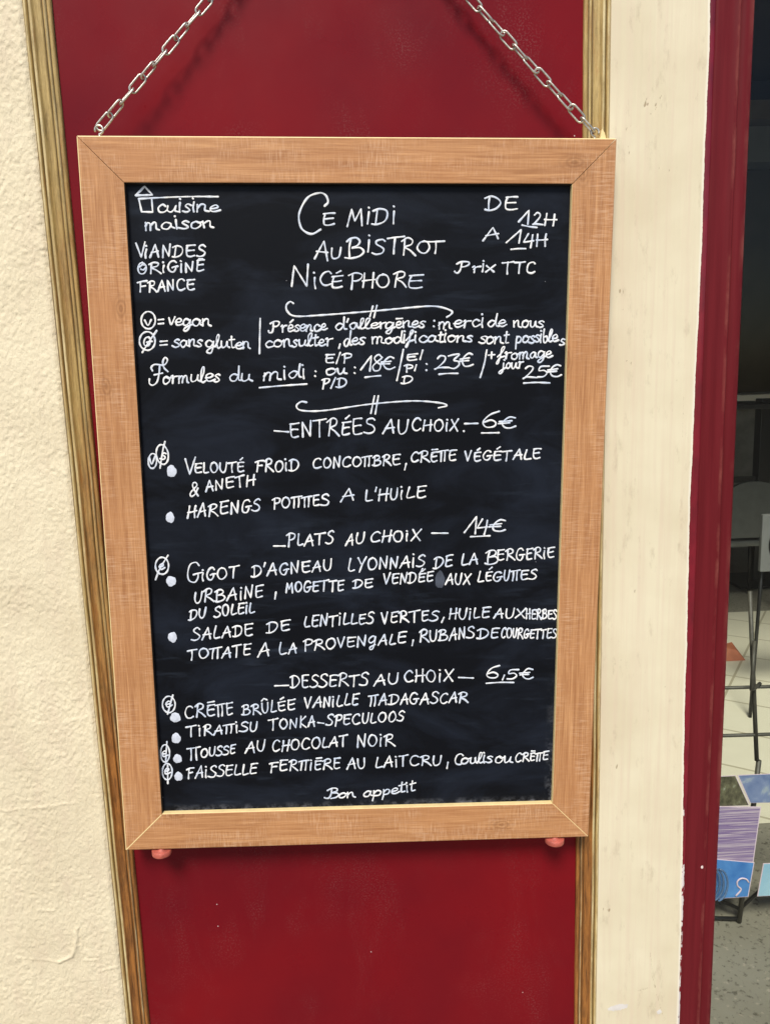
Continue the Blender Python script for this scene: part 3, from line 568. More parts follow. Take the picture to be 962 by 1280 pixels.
WRITING = json.loads(r'''[["house_drawing","little white line drawing of a house with a triangular roof",[["p",1.15,-241.0,369.0,-230.7,378.7,-222.3,369.4,-241.0,369.0],["s",1.0,-238.0,365.3,-216.3,366.5,-180.6,367.8,-149.4,367.8],["p",1.0,-237.7,364.3,-235.5,351.5,-223.2,351.1,-223.5,364.6]]],["chalk_line","handwritten white line: cuisine maison",[["w","cuisine",-217.2,350.6,-147.3,352.4,13.4],["w","maison",-232.5,331.7,-155.3,334.3,13.8]]],["chalk_line","handwritten white line: VIANDES ORIGINE FRANCE",[["w","V",-243.6,302.2,-233.3,303.1,15.9],["w","iANDES",-234.2,302.2,-166.6,303.6,13.0],["w","ORiGiNE",-243.3,284.7,-169.1,287.1,11.6],["s",1.0,-241.1,291.7,-237.4,294.3,-233.9,292.6,-236.8,288.6,-240.0,289.1],["s",1.0,-174.0,300.1,-169.8,300.4],["w","FRANCE",-244.6,264.4,-180.1,266.1,11.7]]],["chalk_heading","large handwritten white title lines",[["s",1.1,-30.0,358.0,-26.0,362.3,-28.3,369.4,-35.5,372.1,-49.1,366.8,-58.8,350.0,-57.7,336.1,-52.0,329.8,-44.1,327.8,-34.9,332.6],["w","E",-31.4,337.2,-18.5,337.8,13.7],["w","MiDi",-3.9,337.2,48.3,339.8,17.4],["w","A",-42.6,301.1,-28.0,298.5,22.2],["w","U",-23.4,300.5,-12.9,300.9,11.5],["w","B",-7.0,300.5,13.4,301.7,20.4],["w","i",16.6,308.1,21.2,308.1,17.6],["w","S",22.9,304.9,37.6,305.3,17.0],["w","T",39.3,306.1,58.7,306.5,17.0],["w","R",57.7,304.5,73.5,304.1,17.1],["w","O",75.6,307.1,89.4,307.1,13.0],["w","T",87.2,307.5,106.3,307.5,13.0],["w","N",-68.6,269.3,-50.9,269.3,22.0],["w","i",-45.5,268.7,-39.8,268.6,17.2],["w","C",-36.2,270.1,-23.5,270.0,15.0],["w","É",-22.9,268.4,-10.2,269.0,13.5],["w","P",-4.5,268.0,10.3,267.5,15.9],["w","H",12.0,268.3,27.2,268.3,15.0],["w","O",28.9,268.7,42.7,268.7,15.0],["w","R",46.9,269.1,62.9,269.0,15.8],["w","E",66.0,267.8,82.4,268.0,15.1]]],["chalk_line","handwritten white line: DE 12H A 14H Prix TTC",[["w","DE",152.9,353.9,190.4,353.9,14.4],["w","1",192.1,339.1,203.9,338.5,14.1],["w","2",208.0,338.0,219.8,337.2,13.5],["w","H",222.0,337.2,235.2,336.1,12.8],["s",1.0,196.2,337.5,204.8,335.8,213.3,334.9],["w","A",150.9,320.8,168.6,322.7,14.2],["w","1",177.6,317.1,194.5,318.5,14.2],["w","4H",199.0,313.8,225.9,314.3,13.6],["s",1.0,184.0,310.7,192.2,311.5,200.7,311.5],["w","ƿrix",118.5,284.8,165.5,286.0,12.1],["w","TTC",173.8,284.4,212.3,283.9,12.6]]],["diet_symbol","white v inside a circle",[["s",1.0,-238.1,223.3,-241.4,226.1,-242.9,230.7,-242.4,235.7,-239.8,239.8,-236.0,242.0,-231.8,241.7,-228.5,238.9,-227.0,234.4,-227.5,229.3,-230.1,225.1,-233.9,222.9,-238.1,223.3],["w","v",-238.7,227.1,-231.5,227.1,10.8]]],["diet_symbol","white g inside a struck through circle",[["s",1.0,-241.0,199.1,-244.6,202.2,-246.4,207.1,-245.7,212.5,-242.9,217.0,-238.6,219.4,-234.0,219.0,-230.4,215.9,-228.6,211.1,-229.2,205.6,-232.1,201.1,-236.4,198.7,-241.0,199.1],["s",1.0,-243.9,196.2,-234.6,209.4,-226.0,220.9],["w","G",-241.8,203.5,-232.3,204.3,9.1]]],["chalk_line","handwritten white line: = vegan = sans gluten",[["s",1.0,-223.3,233.0,-217.5,233.5],["s",1.0,-223.6,228.4,-217.7,228.9],["s",1.0,-222.6,208.5,-214.8,209.1],["s",1.0,-222.8,204.3,-215.1,204.9],["w","vegan",-212.2,226.9,-163.3,226.7,13.2],["w","sans",-208.9,201.6,-174.7,202.7,14.1],["w","gluten",-169.9,201.3,-119.4,200.0,14.2],["s",1.0,-106.7,233.9,-107.9,213.9,-108.9,194.3]]],["chalk_line","handwritten white line: Formules du midi : E/P ou P/D : 18€",[["s",1,-237.4,165.9,-237.7,160.7,-234.0,158.6,-228.9,162.4,-226.0,171.8,-224.8,180.4],["s",1.0,-233.4,175.3,-234.6,179.1,-230.1,182.5,-219.8,181.7,-215.5,187.2,-218.1,190.3,-220.9,185.5,-219.9,178.7,-215.8,174.3],["s",1.0,-231.6,170.5,-222.0,172.5],["w","ormules",-221.8,160.6,-155.7,162.4,16.0],["w","du",-144.3,162.2,-117.6,162.8,15.5],["w","midi",-104.7,163.0,-58.5,166.2,15.0],["s",1.0,-110.1,154.9,-83.1,157.1,-54.8,158.8],["w",":",-46.8,166.9,-43.5,166.8,12.3],["w","E/P",-31.8,183.3,-2.2,183.9,10.3],["w","ou",-31.1,169.4,-7.7,170.5,13.5],["w","P/D",-37.9,154.4,-8.9,154.6,10.4],["w",":",-0.4,170.4,2.7,170.4,12.3],["w","1",9.4,172.9,20.8,172.8,18.7],["w","8",22.3,173.7,32.2,173.7,18.0],["w","€",32.2,175.6,48.6,175.9,13.8],["s",1.0,13.8,166.1,22.7,167.2,32.1,167.9],["s",1.0,59.1,198.1,55.7,181.2,51.3,162.3]]],["flourish","long white curling bracket under the title",[["s",1.0,-68.0,250.9,-71.7,252.8,-76.3,248.5,-74.9,241.6,-65.5,236.5,-34.6,237.7,23.4,241.9,71.9,246.2,92.3,247.3,104.9,245.7,115.7,241.6,114.7,237.8,109.9,234.8],["s",1.0,23.8,247.5,20.2,235.7],["s",1.0,28.5,248.2,24.9,234.7]]],["chalk_line","handwritten white line: Presence d allergenes : merci de nous consulter, des modifications sont possibles",[["w","ƿrésence",-97.7,217.8,-29.2,220.6,13.0],["w","d'aller",-19.5,220.5,37.8,222.8,12.0],["w","gènes",38.6,222.4,84.5,224.0,12.4],["w","consulter",-101.1,201.6,-23.7,202.7,13.6],["s",1.0,-14.9,204.6,-16.3,199.8],["w","des",-10.1,202.7,14.3,204.8,14.4],["w","modifications",23.0,205.3,140.3,206.6,12.5],["w",":",93.2,223.8,95.6,223.7,13.2],["w","merci",100.8,222.2,151.4,223.9,14.0],["w","de",158.1,223.1,180.6,223.8,13.7],["w","nous",188.9,223.4,224.1,223.2,13.1],["w","sont",147.7,204.4,182.6,204.8,14.1],["w","possible",191.7,205.3,242.5,205.9,13.4],["w","s",243.6,201.9,250.1,202.9,11.8]]],["chalk_line","handwritten white line: E/P/D : 23€ + fromage jour 25€",[["w","E",63.8,185.1,75.1,186.0,7.2],["w","P",60.5,173.1,69.9,173.0,8.1],["w","D",56.2,158.7,69.0,159.1,8.9],["s",1.0,81.9,197.2,78.8,186.6],["s",1.0,74.4,180.1,72.4,173.6],["w",":",84.5,173.2,87.3,173.1,15.0],["w","23€",95.4,175.1,141.5,178.0,15.8],["s",1.0,101.1,169.1,111.2,170.0,123.4,170.0],["s",1.0,157.5,196.8,154.7,180.7,150.2,165.2],["s",1.0,159.6,190.9,166.9,191.5],["s",1.0,163.4,194.5,163.1,187.2],["w","fromage",169.8,186.1,235.9,188.1,12.9],["w","jour",173.0,175.2,200.1,175.4,11.9],["w","25€",200.8,164.5,246.8,165.4,13.5],["s",1.0,202.2,158.1,217.3,158.8,233.3,158.1]]],["flourish","short white curling bracket above the starters",[["s",1.0,-55.5,137.5,-62.0,138.2,-67.6,133.1,-61.2,127.9,-34.7,127.7,19.1,134.7,69.7,138.1,102.4,135.6,110.6,132.3,100.8,129.8],["s",1.0,24.7,144.3,20.3,124.0],["s",1.0,29.3,144.3,25.5,123.3]]],["chalk_heading","handwritten white heading ENTREES AU CHOIX 6€",[["s",1.0,-94.3,104.2,-77.5,102.8],["w","ENTRÉES",-75.1,96.3,25.3,99.9,18.4],["w","AU",34.1,99.1,63.7,100.2,17.0],["w","CHOiX",69.6,103.4,124.3,102.9,13.6],["s",1.0,132.2,110.7,148.0,110.9],["w","6",154.7,105.2,172.6,105.7,20.5],["w","€",173.0,105.1,193.5,105.6,12.6],["s",1.0,152.8,99.4,173.7,99.5],["d",0,131.3,101.9,1.3,1.3]]],["diet_symbol","white v inside a small circle",[["s",1.0,-241.8,61.4,-243.6,64.0,-244.3,68.2,-243.6,72.8,-241.8,76.6,-239.3,78.6,-236.8,78.2,-235.0,75.7,-234.3,71.5,-234.9,66.9,-236.7,63.1,-239.3,61.1,-241.8,61.4],["w","v",-242.9,65.1,-236.2,65.9,13.5]]],["diet_symbol","white s inside a small struck through oval",[["s",1.0,-229.2,66.3,-232.4,69.7,-234.2,75.2,-234.2,81.2,-232.4,86.3,-229.3,88.9,-225.7,88.5,-222.5,85.0,-220.6,79.6,-220.6,73.5,-222.4,68.5,-225.6,65.8,-229.2,66.3],["s",1.0,-223.4,92.8,-226.2,83.6,-230.9,61.4],["w","s",-229.9,71.5,-223.8,72.0,12.8]]],["bullet_dot","white chalk dot",[["d",0,-217.6,57.6,5.7,7.2]]],["chalk_line","handwritten white line: VELOUTE FROID CONCOMBRE, CREME VEGETALE & ANETH",[["w","V",-201.3,53.3,-189.4,53.7,19.5],["w","ELOUTÉ",-189.4,54.6,-132.0,56.5,11.9],["w","FROiD",-118.7,55.5,-66.9,56.4,13.8],["w","CONCOmBRE",-49.5,58.5,54.9,62.7,12.2],["s",1.0,62.1,63.6,60.3,56.3],["w","CRÈmE",68.2,64.9,122.1,66.6,12.4],["w","VÉGÉTALE",132.8,65.7,224.5,67.8,12.0],["w","&",-197.3,27.7,-188.0,28.4,16.2],["w","ANETH",-178.3,32.5,-119.2,40.5,12.6]]],["bullet_dot","white chalk dot",[["d",0,-222.3,1.6,5.0,6.6]]],["chalk_line","handwritten white line: HARENGS POMMES A L HUILE",[["w","HARENGS",-201.2,0.7,-114.9,8.4,15.1],["w","POmmES",-99.1,10.7,-31.6,14.7,13.2],["w","A",-17.8,18.1,-1.5,19.4,14.6],["w","L'HUiLE",13.0,18.5,85.9,22.3,14.0]]],["chalk_heading","handwritten white heading PLATS AU CHOIX 14€",[["s",1.0,-99.4,-35.4,-85.6,-35.6],["w","PLATS",-83.7,-36.3,-27.3,-33.3,14.8],["w","AU",-12.5,-35.8,9.9,-33.2,14.5],["w","CHOiX",19.0,-32.4,79.4,-30.7,13.4],["s",1.0,93.3,-22.2,112.9,-22.5],["w","1",132.9,-22.8,147.8,-22.3,19.5],["w","4",148.8,-23.0,160.6,-23.2,18.4],["w","€",163.7,-21.3,183.8,-20.9,14.1],["s",1.0,140.9,-27.4,164.8,-26.5]]],["diet_symbol","white g inside a struck through oval beside the main courses",[["s",1.0,-238.2,-68.0,-241.4,-64.9,-243.0,-59.9,-242.4,-54.4,-239.8,-49.9,-236.0,-47.5,-232.0,-48.0,-228.7,-51.1,-227.2,-56.0,-227.8,-61.5,-230.3,-66.1,-234.1,-68.4,-238.2,-68.0],["s",1.0,-227.2,-45.0,-238.0,-61.7,-243.8,-75.0],["w","e",-238.3,-61.6,-231.7,-61.4,13.4]]],["bullet_dot","white chalk dot",[["d",0,-225.3,-77.2,6.0,6.4]]],["chalk_line","handwritten white line: GIGOT D'AGNEAU LYONNAIS DE LA BERGERIE URBAINE, MOGETTE DE VENDEE AUX LEGUMES DU SOLEIL",[["w","G",-206.0,-79.5,-188.6,-79.4,24.2],["w","iGOT",-187.4,-76.6,-143.4,-73.7,14.1],["w","D'AGNEAU",-127.6,-73.3,-29.7,-67.1,14.4],["w","LYONNAiS",-8.6,-68.0,84.1,-64.1,14.9],["s",1.0,82.1,-66.7,78.6,-72.7],["w","DE",94.9,-66.7,118.6,-62.9,13.2],["w","LA",130.7,-62.3,149.8,-61.5,14.0],["w","B",158.6,-62.4,175.3,-61.7,18.1],["w","ERGERiE",175.2,-57.9,245.2,-55.2,13.5],["w","URBAiNE",-198.2,-105.3,-114.6,-99.2,14.9],["s",1.0,-98.5,-93.2,-100.0,-101.8],["w","MOGETTE",-86.2,-93.7,-15.3,-92.3,12.9],["w","DE",-4.2,-90.6,20.7,-88.4,10.7],["w","VENDÉE",33.3,-86.2,95.0,-82.4,12.8],["w","AUX",110.4,-87.1,140.6,-87.2,13.6],["w","LÉGUmES",150.9,-84.7,223.4,-81.8,12.5],["w","DU",-206.6,-127.7,-186.2,-123.5,12.6],["w","SOLEiL",-175.6,-123.7,-125.9,-118.9,13.3]]],["bullet_dot","white chalk dot",[["d",0,-227.3,-148.5,5.4,6.7]]],["chalk_line","handwritten white line: SALADE DE LENTILLES VERTES, HUILE AUX HERBES TOMATE A LA PROVENCALE, RUBANS DE COURGETTES",[["w","SALADE",-204.3,-153.5,-128.3,-147.6,14.9],["w","DE",-112.0,-146.3,-82.2,-142.4,14.2],["w","LENTiLLES",-64.3,-138.6,20.6,-135.1,13.9],["w","VERTES",31.2,-136.2,101.7,-132.6,13.5],["s",1.0,108.8,-129.6,106.0,-135.9],["w","HUiLE",115.6,-132.1,165.8,-131.0,13.5],["w","AUX",171.6,-131.2,210.4,-131.5,12.5],["w","HERBES",212.4,-132.9,250.4,-134.3,11.8],["w","TOmATE",-210.4,-177.9,-132.7,-173.8,13.9],["w","A",-123.4,-175.7,-110.6,-174.3,15.7],["w","LA",-95.8,-172.9,-76.0,-171.3,14.0],["w","PROVENÇALE",-67.1,-168.8,61.1,-161.9,13.5],["s",1.0,70.5,-158.2,69.1,-165.2],["w","RUBANS",78.0,-160.6,146.8,-156.8,14.7],["w","DE",150.7,-158.0,177.3,-157.0,12.6],["w","COURGETTES",181.2,-157.0,250.8,-159.7,11.9]]],["chalk_heading","handwritten white heading DESSERTS AU CHOIX 6,5€",[["s",1.0,-103.6,-214.7,-86.6,-214.5],["w","DESSERTS",-84.2,-217.9,12.9,-216.6,15.7],["w","AU",21.1,-216.4,51.1,-215.6,15.0],["w","CHOiX",60.0,-213.5,120.9,-213.7,15.7],["s",1.0,127.9,-208.8,146.5,-210.0],["w","6",163.2,-211.6,180.9,-212.0,16.9],["s",1.0,186.1,-207.0,183.8,-213.1],["w","5",189.7,-212.2,203.5,-212.5,14.3],["w","€",205.9,-213.0,223.2,-213.0,12.8],["s",1.0,163.3,-217.4,180.9,-216.5,198.1,-217.1]]],["diet_symbol","first white struck through oval beside the desserts",[["s",1.0,-239.5,-246.6,-242.7,-243.4,-244.2,-238.3,-243.7,-232.7,-241.1,-228.0,-237.4,-225.6,-233.4,-226.1,-230.1,-229.3,-228.6,-234.4,-229.2,-240.1,-231.7,-244.7,-235.5,-247.1,-239.6,-246.6],["s",1.0,-230.7,-223.9,-234.6,-236.4,-238.5,-248.9],["w","e",-239.8,-240.0,-232.7,-239.6,13.4]]],["diet_symbol","second white struck through oval beside the desserts",[["s",1.0,-247.1,-313.0,-249.4,-309.6,-250.4,-304.0,-249.9,-298.0,-248.0,-293.0,-245.2,-290.3,-242.2,-290.8,-239.9,-294.3,-238.9,-299.8,-239.4,-305.9,-241.4,-310.9,-244.2,-313.5,-247.2,-313.0],["s",1.0,-241.4,-285.9,-243.0,-300.7,-244.6,-315.5],["w","e",-248.0,-305.7,-240.9,-305.2,13.7]]],["diet_symbol","third white struck through oval beside the desserts",[["s",1.0,-245.8,-337.3,-248.3,-334.0,-249.4,-328.7,-248.9,-322.9,-246.8,-318.2,-243.8,-315.7,-240.7,-316.2,-238.2,-319.5,-237.0,-324.7,-237.6,-330.5,-239.6,-335.3,-242.6,-337.8,-245.8,-337.3],["s",1.0,-242.0,-315.5,-242.7,-329.2,-243.3,-343.0],["w","e",-246.6,-330.5,-239.4,-330.1,13.8]]],["bullet_dot","white chalk dot",[["d",0,-229.3,-253.8,6.5,6.5]]],["bullet_dot","white chalk dot",[["d",0,-229.7,-281.6,5.7,7.0]]],["bullet_dot","white chalk dot",[["d",0,-229.4,-309.4,5.4,6.0]]],["bullet_dot","white chalk dot",[["d",0,-229.4,-333.6,5.2,6.1]]],["chalk_line","handwritten white line: CREME BRULEE VANILLE MADAGASCAR",[["w","CRÈmE",-216.1,-255.2,-157.3,-251.1,15.8],["w","BRÛLÉE",-145.8,-252.7,-79.1,-247.1,14.3],["w","VANiLLE",-67.5,-245.1,0.6,-242.3,13.9],["w","mADAGASCAR",13.2,-243.7,140.2,-242.0,14.0]]],["chalk_line","handwritten white line: TIRAMISU TONKA-SPECULOOS",[["w","TiRAmiSU",-216.4,-279.6,-127.7,-274.4,13.0],["w","TONKA",-113.0,-273.2,-55.2,-270.0,14.1],["s",1.0,-50.9,-265.1,-43.4,-266.3],["w","SPECULOOS",-40.6,-269.4,57.6,-265.5,13.7]]],["chalk_line","handwritten white line: MOUSSE AU CHOCOLAT NOIR",[["w","m",-216.9,-311.3,-201.0,-310.6,16.4],["w","OUSSE",-199.9,-308.5,-156.8,-304.5,12.3],["w","AU",-143.7,-303.1,-119.5,-302.0,14.2],["w","CHOCOLAT",-108.6,-302.6,-14.4,-297.7,14.2],["w","NOiR",-0.6,-299.5,46.9,-298.3,15.6]]],["chalk_line","handwritten white line: FAISSELLE FERMIERE AU LAIT CRU, Coulis ou CREME",[["w","FAiSSELLE",-219.2,-337.2,-130.7,-332.5,14.7],["w","FERmiÈRE",-114.6,-330.3,-24.1,-328.1,13.9],["w","AU",-14.5,-329.8,8.2,-328.1,14.3],["w","LAiT",22.7,-328.1,63.2,-326.7,14.4],["w","CRU",66.3,-326.6,105.5,-327.1,13.5],["s",1.0,115.2,-323.6,113.9,-331.9],["w","C",124.2,-327.2,134.3,-327.0,14.1],["w","oulis",133.3,-326.2,172.7,-324.8,14.2],["w","ou",177.1,-326.5,198.5,-326.9,16.3],["w","CRÈmE",202.8,-325.6,245.0,-323.4,11.6]]],["chalk_line","handwritten white line: Bon appetit",[["w","ß",-44.4,-370.0,-25.9,-369.2,13.6],["w","on",-24.8,-369.2,-4.9,-368.4,12.3],["w","appetit",6.8,-369.4,72.7,-362.4,13.9]]],["chalk_smudge","dark bluish eraser smudge",[["d",0,103.5,-80.9,5.9,11.0]]]]''')
SW = 1.03       # half stroke width, mm
def crom(P, n=6):
    P = [np.array(p, float) for p in P]
    if len(P) < 3: return P
    out = []
    Q = [2*P[0]-P[1]]+P+[2*P[-1]-P[-2]]
    for i in range(1, len(Q)-2):
        p0, p1, p2, p3 = Q[i-1:i+3]
        if np.allclose(p1, p2): continue
        for t in np.arange(n)/n:
            out.append(.5*((2*p1)+(-p0+p2)*t+(2*p0-5*p1+4*p2-p3)*t*t+(-p0+3*p1-3*p2+p3)*t**3))
    out.append(P[-1]); return out
def stroke(mb, pts, w):
    # a low rounded bead of ink standing 0.35 mm off the slate, round ends
    P0 = [np.array(p, float) for p in pts]; P = [P0[0]]
    for a, b in zip(P0[:-1], P0[1:]):
        n = max(1, int(np.hypot(*(b-a))/.9))
        for i in range(1, n+1): P.append(a+(b-a)*i/n)
    q = [P[0]]
    for p in P[1:]:
        if np.hypot(*(p-q[-1])) > .25: q.append(p)
    if len(q) == 1: q.append(q[0]+np.array([.3, .1]))
    P = np.array(q); N = len(P)
    T = np.gradient(P, axis=0); T /= np.linalg.norm(T, axis=1)[:, None]+1e-9
    cap = [(1.0, 0.02), (.75, .68), (.35, .95)]
    C = []; W = []; TT = []
    for a, s_ in cap: C.append(P[0]-T[0]*w*a); W.append(w*s_); TT.append(T[0])
    ph = random.uniform(0, 9); tp = random.uniform(.72, .95)
    for i in range(N): C.append(P[i]); W.append(w*(1+.14*math.sin(i*.5+ph)+.10*math.sin(i*.17+2*ph))*(tp+(1-tp)*abs(1-2*i/max(1, N-1)))); TT.append(T[i])
    for a, s_ in cap[::-1]: C.append(P[-1]+T[-1]*w*a); W.append(w*s_); TT.append(T[-1])
    V = []; F = []; pr = [(-1, 0), (-.72, .8), (0, 1), (.72, .8), (1, 0)]
    dz = random.uniform(0, .05)
    for c, ww, t in zip(C, W, TT):
        nx, nz = -t[1], t[0]
        for a, hh in pr: V.append(((c[0]+nx*ww*a)/1000, REC-(.02+dz+.34*hh)/1000, (c[1]+nz*ww*a)/1000))
    for i in range(len(C)-1):
        for k in range(4): F.append((i*5+k, (i+1)*5+k, (i+1)*5+k+1, i*5+k+1))
    mb.add(V, F)
def word(mb, text, x0, z0, x1, z1, h):
    pen = 0; L = []
    if text != text.lower() or text == 'm': text = text.replace('m', 'π')      # in capitals her M is a wide double T
    for ch in text:
        adv, st = GLYPH[ch]; wv = random.uniform(.88, 1.12); adv *= wv
        st = [(kd, [(gx*wv, gy) for gx, gy in q]) for kd, q in st]; L.append((pen, st)); pen += adv+(gap(ch) if text != text.lower() or len(text) == 1 else 5 if ch != 'ƿ' else 12)
    allx = [p+q[0] for p, st in L for _, s_ in st for q in s_]
    a, b = min(allx), max(allx); W = math.hypot(x1-x0, z1-z0); ux, uz = (x1-x0)/W, (z1-z0)/W; k = W/(b-a) if b-a > .001 else 9
    lead = 0.0; lean = random.uniform(-.01, .09)
    if text in ':i' and k > h/100: lead = (W-(b-a)*h/100)/2; k = h/100
    # upright of the letters follows the board's vertical, leaning a little
    for p, st in L:
        jy = random.uniform(-.05, .05)*h; js = random.uniform(.92, 1.08); sl_ = lean+random.uniform(-.05, .05)
        for kind, s_ in st:
            P = []
            for gx, gy in s_:
                jx, jz = random.uniform(-2.4, 2.4), random.uniform(-2.4, 2.4)
                X_ = lead+(p+gx+jx-a)*k; Y_ = (gy+jz)/100*h*js+jy
                P.append((x0+ux*X_+Y_*sl_, z0+uz*X_+Y_))
            if kind == 'd': stroke(mb, [P[0], (P[0][0]+.5, P[0][1]-.4)], SW*1.05)
            else: stroke(mb, crom(P, 5) if kind == 's' else P, SW*random.uniform(.93, 1.08))
for name, label, items in WRITING:
    mb = MB()
    for it in items:
        if it[0] == 'w': word(mb, it[1], *it[2:])
        elif it[0] in 'sp':
            P = [(it[i], it[i+1]) for i in range(2, len(it), 2)]
            stroke(mb, crom(P, 8) if it[0] == 's' else P, SW*it[1])
        else:
            _, _, cx, cz, rx, rz = it
            V = [(cx/1000, REC-.00015, cz/1000)]; n = 28
            for r_, hh in ((.93, .14), (1, .02)):
                for i in range(n):
                    a = 2*math.pi*i/n; k = r_*(1+.05*math.sin(3*a+cx)+.04*math.sin(5*a+cz)+.03*math.sin(9*a+cx*2))
                    V.append(((cx+rx*k*math.cos(a))/1000, REC-hh/1000, (cz+rz*k*math.sin(a))/1000))
            if name == 'chalk_smudge': V = [(x, REC-.00005-(REC-y)*.02, z) for x, y, z in V]
            F = [(0, 1+(i+1) % n, 1+i) for i in range(n)]+[(1+i, 1+(i+1) % n, 1+n+(i+1) % n, 1+n+i) for i in range(n)]
            mb.add(V, [f[::-1] for f in F])
    mb.build(name, M['smudge'] if name == 'chalk_smudge' else M['dot'] if name == 'bullet_dot' else M['chalk'], slate, True, label)

# ------------------------------------------------------------------ the two chains and the nail they hang from
def link_mesh():
    mb = MB(); a, b, r = .0070, .0044, .00125; pts = []     # stadium: half straight length, half width
    for i in range(9): t = -math.pi/2+math.pi*i/8; pts.append((a+b*math.cos(t), b*math.sin(t), 0))
    for i in range(9): t = math.pi/2+math.pi*i/8; pts.append((-a+b*math.cos(t), b*math.sin(t), 0))
    mb.tube(pts, r, 10, True); return mb
def chain(label, p0, p1, roll0, n):
    p0, p1 = Vector(p0), Vector(p1); root = thing('hanging_chain', label, 'chain', p0, 'chains holding up the menu board')
    ax = (p1-p0).normalized(); pitch = (p1-p0).length/n
    side = Vector((0, -1, 0)); side = (side-ax*side.dot(ax)).normalized()
    first = None
    for i in range(n):
        roll = roll0+i*R(60)+random.uniform(-.12, .12)
        w = side*math.cos(roll)+ax.cross(side)*math.sin(roll); u = ax.cross(w)
        sag = -.004*math.sin(math.pi*(i+.5)/n)
        m = Matrix((ax, u, w)).transposed().to_4x4()
        m.translation = ax*(pitch*(i+.5))+Vector((0, 0, sag))
        if first is None: first = link_mesh().build('chain_link', M['steel'], root, True); c = first
        else:
            c = first.copy(); COL.objects.link(c); c.parent = root
        c.matrix_local = m
    return root
HX, HZ = .0065, 2.125
chain('zinc link chain rising from the upper left corner of the board', (-.266, -.030, 1.8375), (HX-.002, -.009, HZ), 0.1, 21)
chain('zinc link chain rising from the upper right corner of the board', (.287, -.030, 1.8225), (HX+.002, -.009, HZ), R(90), 22)
mb = MB(); mb.tube([(HX, .002, HZ+.002), (HX, -.045, HZ+.006), (HX, -.050, HZ+.010), (HX, -.052, HZ+.020)], .003, 10)
tag(mb.build('wall_hook', M['steel'], None, True), 'steel hook in the crimson panel that carries both chains', 'hook')

# ------------------------------------------------------------------ things seen through the glass
ROOM = []
rack = thing('postcard_rack', 'wire rack with postcards standing on the floor behind the shop window', 'postcard rack', (1.05, .955, 0))
def P3(x, z, dy=0): return (x-1.05, dy, z)
mb = MB(); mb.tube([P3(1.02, .98), P3(1.062, .50)], .006, 8); mb.tube([P3(1.068, .50), P3(1.055, .30), P3(1.035, .01)], .007, 8); mb.build('rack_post', M['wire'], rack, True)
mb = MB(); mb.tube([P3(1.028, .85, -.02), P3(1.005, .73, -.06), P3(1.03, .722, -.03), P3(1.06, .722, 0)], .005, 8); mb.build('rack_stay', M['wire'], rack, True)
for z in (.712, .575):
    mb = MB(); mb.tube([P3(.86, z+.004), P3(1.30, z-.004)], .005, 8); mb.build('rack_wire', M['wire'], rack, True)
for (a, b) in (((1.035, .05), (.86, .13)), ((1.035, .05), (1.22, .19)), ((1.035, .02), (.86, .012))):
    mb = MB(); mb.tube([P3(*a), P3(*b, .03)], .005, 8); mb.build('rack_leg', M['black'], rack, True)
def card_mat(name, stops, scale, dist=0, rot=0):
    t = NT(name); v = t.coord(scale=scale, rot=(0, rot, 0)); n = t.noise(v, 1, 5, .6, dist); return t.out(t.ramp(n, stops), .35)
grass = card_mat('dark meadow print', [(.35, (.06, .06, .035)), (.5, (.12, .11, .07)), (.62, (.17, .17, .10)), (.75, (.35, .36, .3))], (60, 60, 40))
sea = card_mat('sea and rocks print', [(.3, (.10, .16, .34)), (.55, (.22, .28, .46)), (.62, (.36, .42, .5)), (.75, (.2, .27, .1))], (18, 18, 18), .5)
lav = card_mat('lavender rows print', [(.3, (.10, .06, .22)), (.40, (.40, .31, .48)), (.48, (.17, .10, .29)), (.56, (.60, .50, .58)), (.68, (.30, .22, .40))], (2.5, 2.5, 260), .15, R(5))
blue = card_mat('blue sky print', [(.3, (.03, .16, .50)), (.6, (.10, .30, .68)), (.8, (.4, .6, .85))], (9, 9, 9), .4)
cyan = card_mat('pale blue print', [(.3, (.26, .50, .68)), (.7, (.42, .64, .76))], (10, 10, 10))
def card(label, corners, y, mat, deco=None):
    c = Vector((sum(p[0] for p in corners)/4, y, sum(p[1] for p in corners)/4))
    root = thing('postcard', label, 'postcard', c)
    def slab(name, k, yf, yb, m):
        f = [((p[0]-c.x)*k, yf, (p[1]-c.z)*k) for p in corners]; bck = [(p[0], yb, p[2]) for p in f]
        return obj(name, f+bck, [(0, 1, 2, 3), (7, 6, 5, 4), (0, 4, 5, 1), (1, 5, 6, 2), (2, 6, 7, 3), (3, 7, 4, 0)], m, root)
    slab('card', 1, 0, .0015, M['white']); slab('picture', .972, -.0006, -.0001, mat)
    return root, c
card('dark meadow postcard at the top of the rack beside the window frame', [(.86, .382), (1.037, .380), (.995, .470), (.86, .470)], .935, grass)
card('postcard of blue sea and rocks, top right on the rack', [(1.038, .386), (1.25, .378), (1.25, .468), (1.0, .470)], .936, sea)
card('purple striped lavender field postcard in the middle of the rack', [(.86, .236), (1.052, .205), (1.066, .378), (.86, .392)], .928, lav)
r_, c = card('deep blue postcard with a white heart line, bottom of the rack', [(.86, .110), (1.040, .112), (1.052, .216), (.86, .246)], .922, blue)
mb = MB(); hp = [(1.003, .118), (1.017, .137), (1.007, .149), (1.006, .163), (1.016, .171), (1.030, .168), (1.038, .158)]
mb.tube([(x-c.x, -.002, z-c.z) for x, z in [tuple(q) for q in crom(hp, 5)]], .0022, 6); mb.build('heart_line', M['white'], r_, True)
card('pale blue postcard right of the rack post', [(1.066, .110), (1.25, .108), (1.25, .205), (1.078, .210)], .924, cyan)
